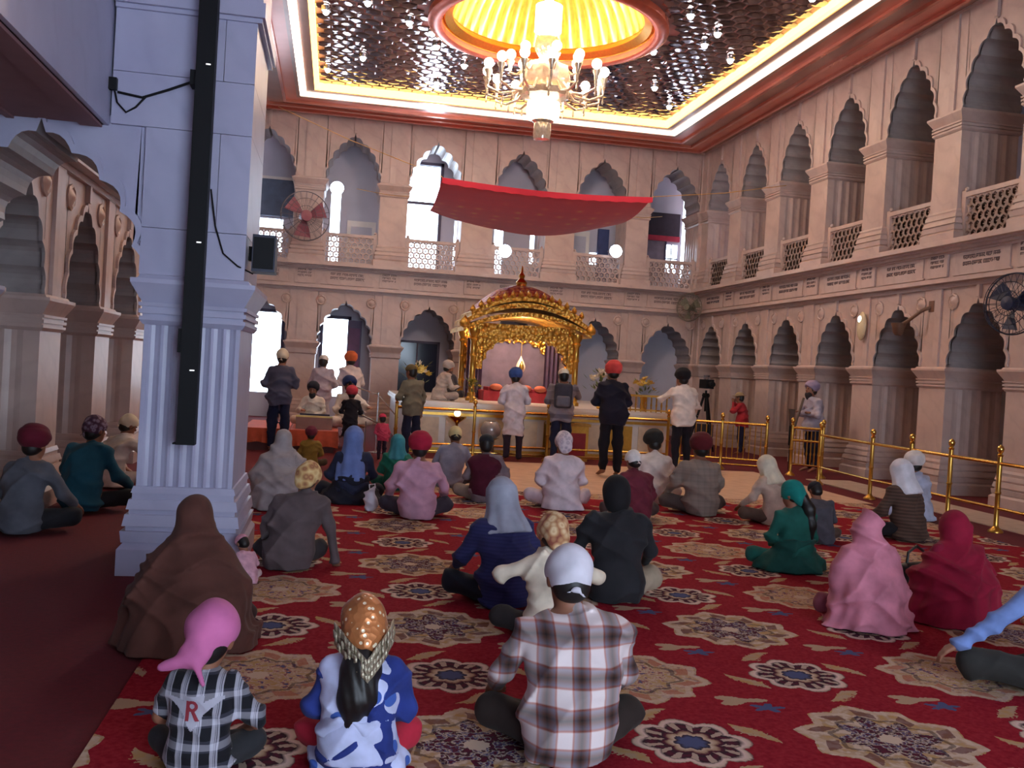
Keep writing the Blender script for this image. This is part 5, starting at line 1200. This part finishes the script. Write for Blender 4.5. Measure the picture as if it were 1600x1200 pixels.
MB().tube([(0, 0, .06), (0, 0, .55)], .016, 6).obj('barrel', BLACK, t); MB().bx(-.03, .03, -.02, .02, .5, .85).obj('receiver', BLACK, t); MB().prism([(-.03, .85), (.03, .85), (.05, 1.15), (-.06, 1.15)], 'y', -.02, .02).obj('stock', mat('rifle_wood', '#5a4438', .5), t)
MB().tube([(.02, 0, .6), (.12, .02, 1.0), (.25, .08, 1.36)], .02, 6).obj('sling', F('#6a5a50'), t)
person('child in red top and straw hat standing far off by the right arcade', 8.75, 19.6, .9, .78, 'stand', arms=('camera', 'camera'), top=F('#b3323c'), bottom=F('#2a2a44'), hw=[('sunhat', F('#b09a78'))], hs=1.15)
# ---- musicians and readers
person('musician in white kurta and dark turban with long black beard on the stage', -.34, 17.25, PI-.3, .92, lean=.06, arms=('lap', 'read'), z=.37, top=F('#d9cdbd'), bottom=F('#d2c6b6'), hw=[('turban', F('#22222e')), ('beard', mat('black_beard', '#17151a', .8))], extra='kurta', head=(.1, .1, 0))
person('musician in white kurta and deep blue turban singing on the stage', .25, 17.3, PI+.3, 1.08, lean=.04, arms=('reach', 'read'), z=.37, top=F('#d9cfc6'), bottom=F('#d2c8c0'), hw=[('turban', F('#22305c')), ('beard', mat('grey_beard', '#3a3236', .8))], extra='kurta', head=(0, 0, 0))
person('attendant in pale grey kurta and white cap walking behind the musicians', -.25, 18.9, -.2, .95, 'stand', arms=('front', 'front'), top=F('#b3aab8'), bottom=F('#b3aab8'), hw=[('cap', F('#d6d0ce'))], extra='kurta')
person('attendant in white kurta and orange turban at the bright doorway', .33, 19.2, .4, .99, 'stand', arms=('front', 'front'), top=F('#d6cbd0'), bottom=F('#cfc4c8'), hw=[('turban', F('#c9663e'))], extra='kurta')
person('reader in pale robe and grey turban seated on the platform left of the shrine', 1.93, 17.75, -1.3, .88, lean=.12, arms=('read', 'read'), z=.92, top=F('#b9aca4'), bottom=F('#a89a94'), hw=[('turban', F('#a99e98')), ('beard', mat('brown_beard', '#4a3430', .8))], extra='kurta', head=(0, .3, 0))
person('attendant in dark clothes and orange turban seated beside the reader', 2.15, 18.75, -.4, .88, lean=.10, arms=('lap', 'lap'), z=.92, top=F('#3a343a'), bottom=F('#2f2a30'), hw=[('turban', F('#c4652e'))], head=(0, .2, 0))

# ================================================================ SMALL THINGS
t = empty('handbag', (4.62, 6.9, .014), .3); tag(t, 'black handbag with looped handle standing between the two shawled women', 'handbag')
rbox(-.15, .15, -.06, .06, .0, .2, .04, mat('black_leather', '#1a1618', .45), 'bag_body', t); MB().tube([(-.1, 0, .18), (-.09, 0, .28), (0, 0, .33), (.09, 0, .28), (.1, 0, .18)], .012, 6).obj('handle', mat('black_leather', '#1a1618', .45), t, smooth=True)
t = empty('plastic_bag', (.44, 10.0, .014)); tag(t, 'white plastic bag left of the man in pink shirt', 'bag')
s_ = SDF(.012); s_.ell((0, 0, .09), (.08, .06, .1), .03); s_.rc((0, 0, .16), (.02, 0, .24), .03, .015, .04); V, Fq = s_.build(fold_noise(77, .02, 1.6), floor=0); link('bag_body', mesh_np('bag_body', V, Fq, mat('white_plastic', '#c9c4cf', .3)), t); MB().tube([(-.02, 0, .2), (-.03, 0, .27), (.03, 0, .28), (.03, 0, .21)], .006, 5).obj('handle', mat('white_plastic', '#c9c4cf', .3), t)

# print on the boy's shirt: winged shield with a red R, laid on the cloth
from mathutils.bvhtree import BVHTree
def lay_on(obj, polys, name, m, off=.004, y_from=-1.0):
    """polys: list of (verts2d, faces) in local x,z seen from behind; cast onto the back of the cloth"""
    me = obj.data; bv = BVHTree.FromPolygons([v.co for v in me.vertices], [p.vertices for p in me.polygons]); mb = MB()
    for vs, fs in polys:
        q = []
        for (x, z) in vs:
            h = bv.ray_cast(Vector((x, y_from, z)), Vector((0, 1, 0))); yy = h[0].y if h[0] else 0
            q.append((x, yy-off, z))
        mb.add(q, fs)
    o = mb.obj(name, m, obj); return o
def grid_poly(poly_fn, nx, nz, x0, x1, z0, z1):
    vs, fs, idx = [], [], {}
    for i in range(nx):
        for j in range(nz):
            cx, cz = x0+(x1-x0)*(i+.5)/nx, z0+(z1-z0)*(j+.5)/nz
            if poly_fn(cx, cz):
                q = []
                for (a, b_) in ((i, j), (i+1, j), (i+1, j+1), (i, j+1)):
                    if (a, b_) not in idx: idx[(a, b_)] = len(vs); vs.append((x0+(x1-x0)*a/nx, z0+(z1-z0)*b_/nz))
                    q.append(idx[(a, b_)])
                fs.append(tuple(q))
    return [(vs, fs)]
shirt = [c for c in boy.children if c.name.startswith('shirt')][0]
zc = .43
def shield(x, z):
    u = (z-zc)/.10; w = .062 if u > -.1 else .062*max(0, 1+(u+.1)/.95); return abs(x) < w and abs(u) < 1
def wings(x, z):
    u = (z-zc-.03); return .06 < abs(x) < .17 and abs(u-.05*math.sin((abs(x)-.06)*12)) < .03*(1.2-(abs(x)-.06)/.12)
lay_on(shirt, grid_poly(lambda x, z: shield(x, z) or wings(x, z), 60, 40, -.18, .18, zc-.11, zc+.11), 'shield_print', mat('grey_print', '#a8a6b4', .8), .004)
def letter_R(x, z):
    x, z = (x+.005), (z-zc-.015)
    stem = -.038 < x < -.016 and abs(z) < .058
    bowl = abs(math.hypot(x/1.05, (z-.027)*1.0)-.024) < .0095 and x > -.02
    leg = abs((x-.004)-(-z)*.55) < .012 and -.058 < z < .006
    return stem or bowl or leg
lay_on(shirt, grid_poly(letter_R, 40, 50, -.05, .05, zc-.06, zc+.08), 'letter_print', mat('red_print', '#8c2a38', .8), .007)
# girl's two-coloured scarf: sequinned orange hood and wide silver V border hanging behind
s_ = SDF(.009); s_.ell((0, -.014, .03), (.108, .132, .122), .02); s_.ell((0, -.075, -.05), (.105, .105, .10), .05); s_.plane((0, .5, -1), .115); s_.ell((0, .12, -.03), (.075, .085, .11), .02, sub=True)
V, Fq = s_.build(lambda X, Y, Z: .003*np.sin(40*X+30*Z)); o = link('headscarf', mesh_np('headscarf', V, Fq, F('#c07a4a', 'sequin')), girl); o.matrix_local = gH
mb = MB(); n_ = 10
def vpt(k, w):      # k -1..1 across, w 0..1 down the border; a V draped over the hair
    x = .14*k; top_ = .03-.15*(1-abs(k)); z_ = top_-.10*w; y_ = -.178-.035*(1-abs(k)) + .12*abs(k)**2 - .02*w; return (x, y_, z_)
for i in range(2*n_):
    k0, k1 = -1+i/n_, -1+(i+1)/n_
    for w0, w1 in ((0, .33), (.33, .66), (.66, 1)): mb.add([vpt(k0, w0), vpt(k1, w0), vpt(k1, w1), vpt(k0, w1)], [(0, 1, 2, 3)])
sv = NT('silver_border'); sv.base(srgb('#b3a992')); sv.set(.32, .5); sv.bump(sv.noise(sv.coord(), 90, 3), .5, .01)
o = mb.obj('scarf_border', sv.mat, girl, smooth=True); o.matrix_local = gH; md = o.modifiers.new('thick', 'SOLIDIFY'); md.thickness = .006
for k, c in ((-1, '#2c3c86'), (1, '#2c3c86')): pass
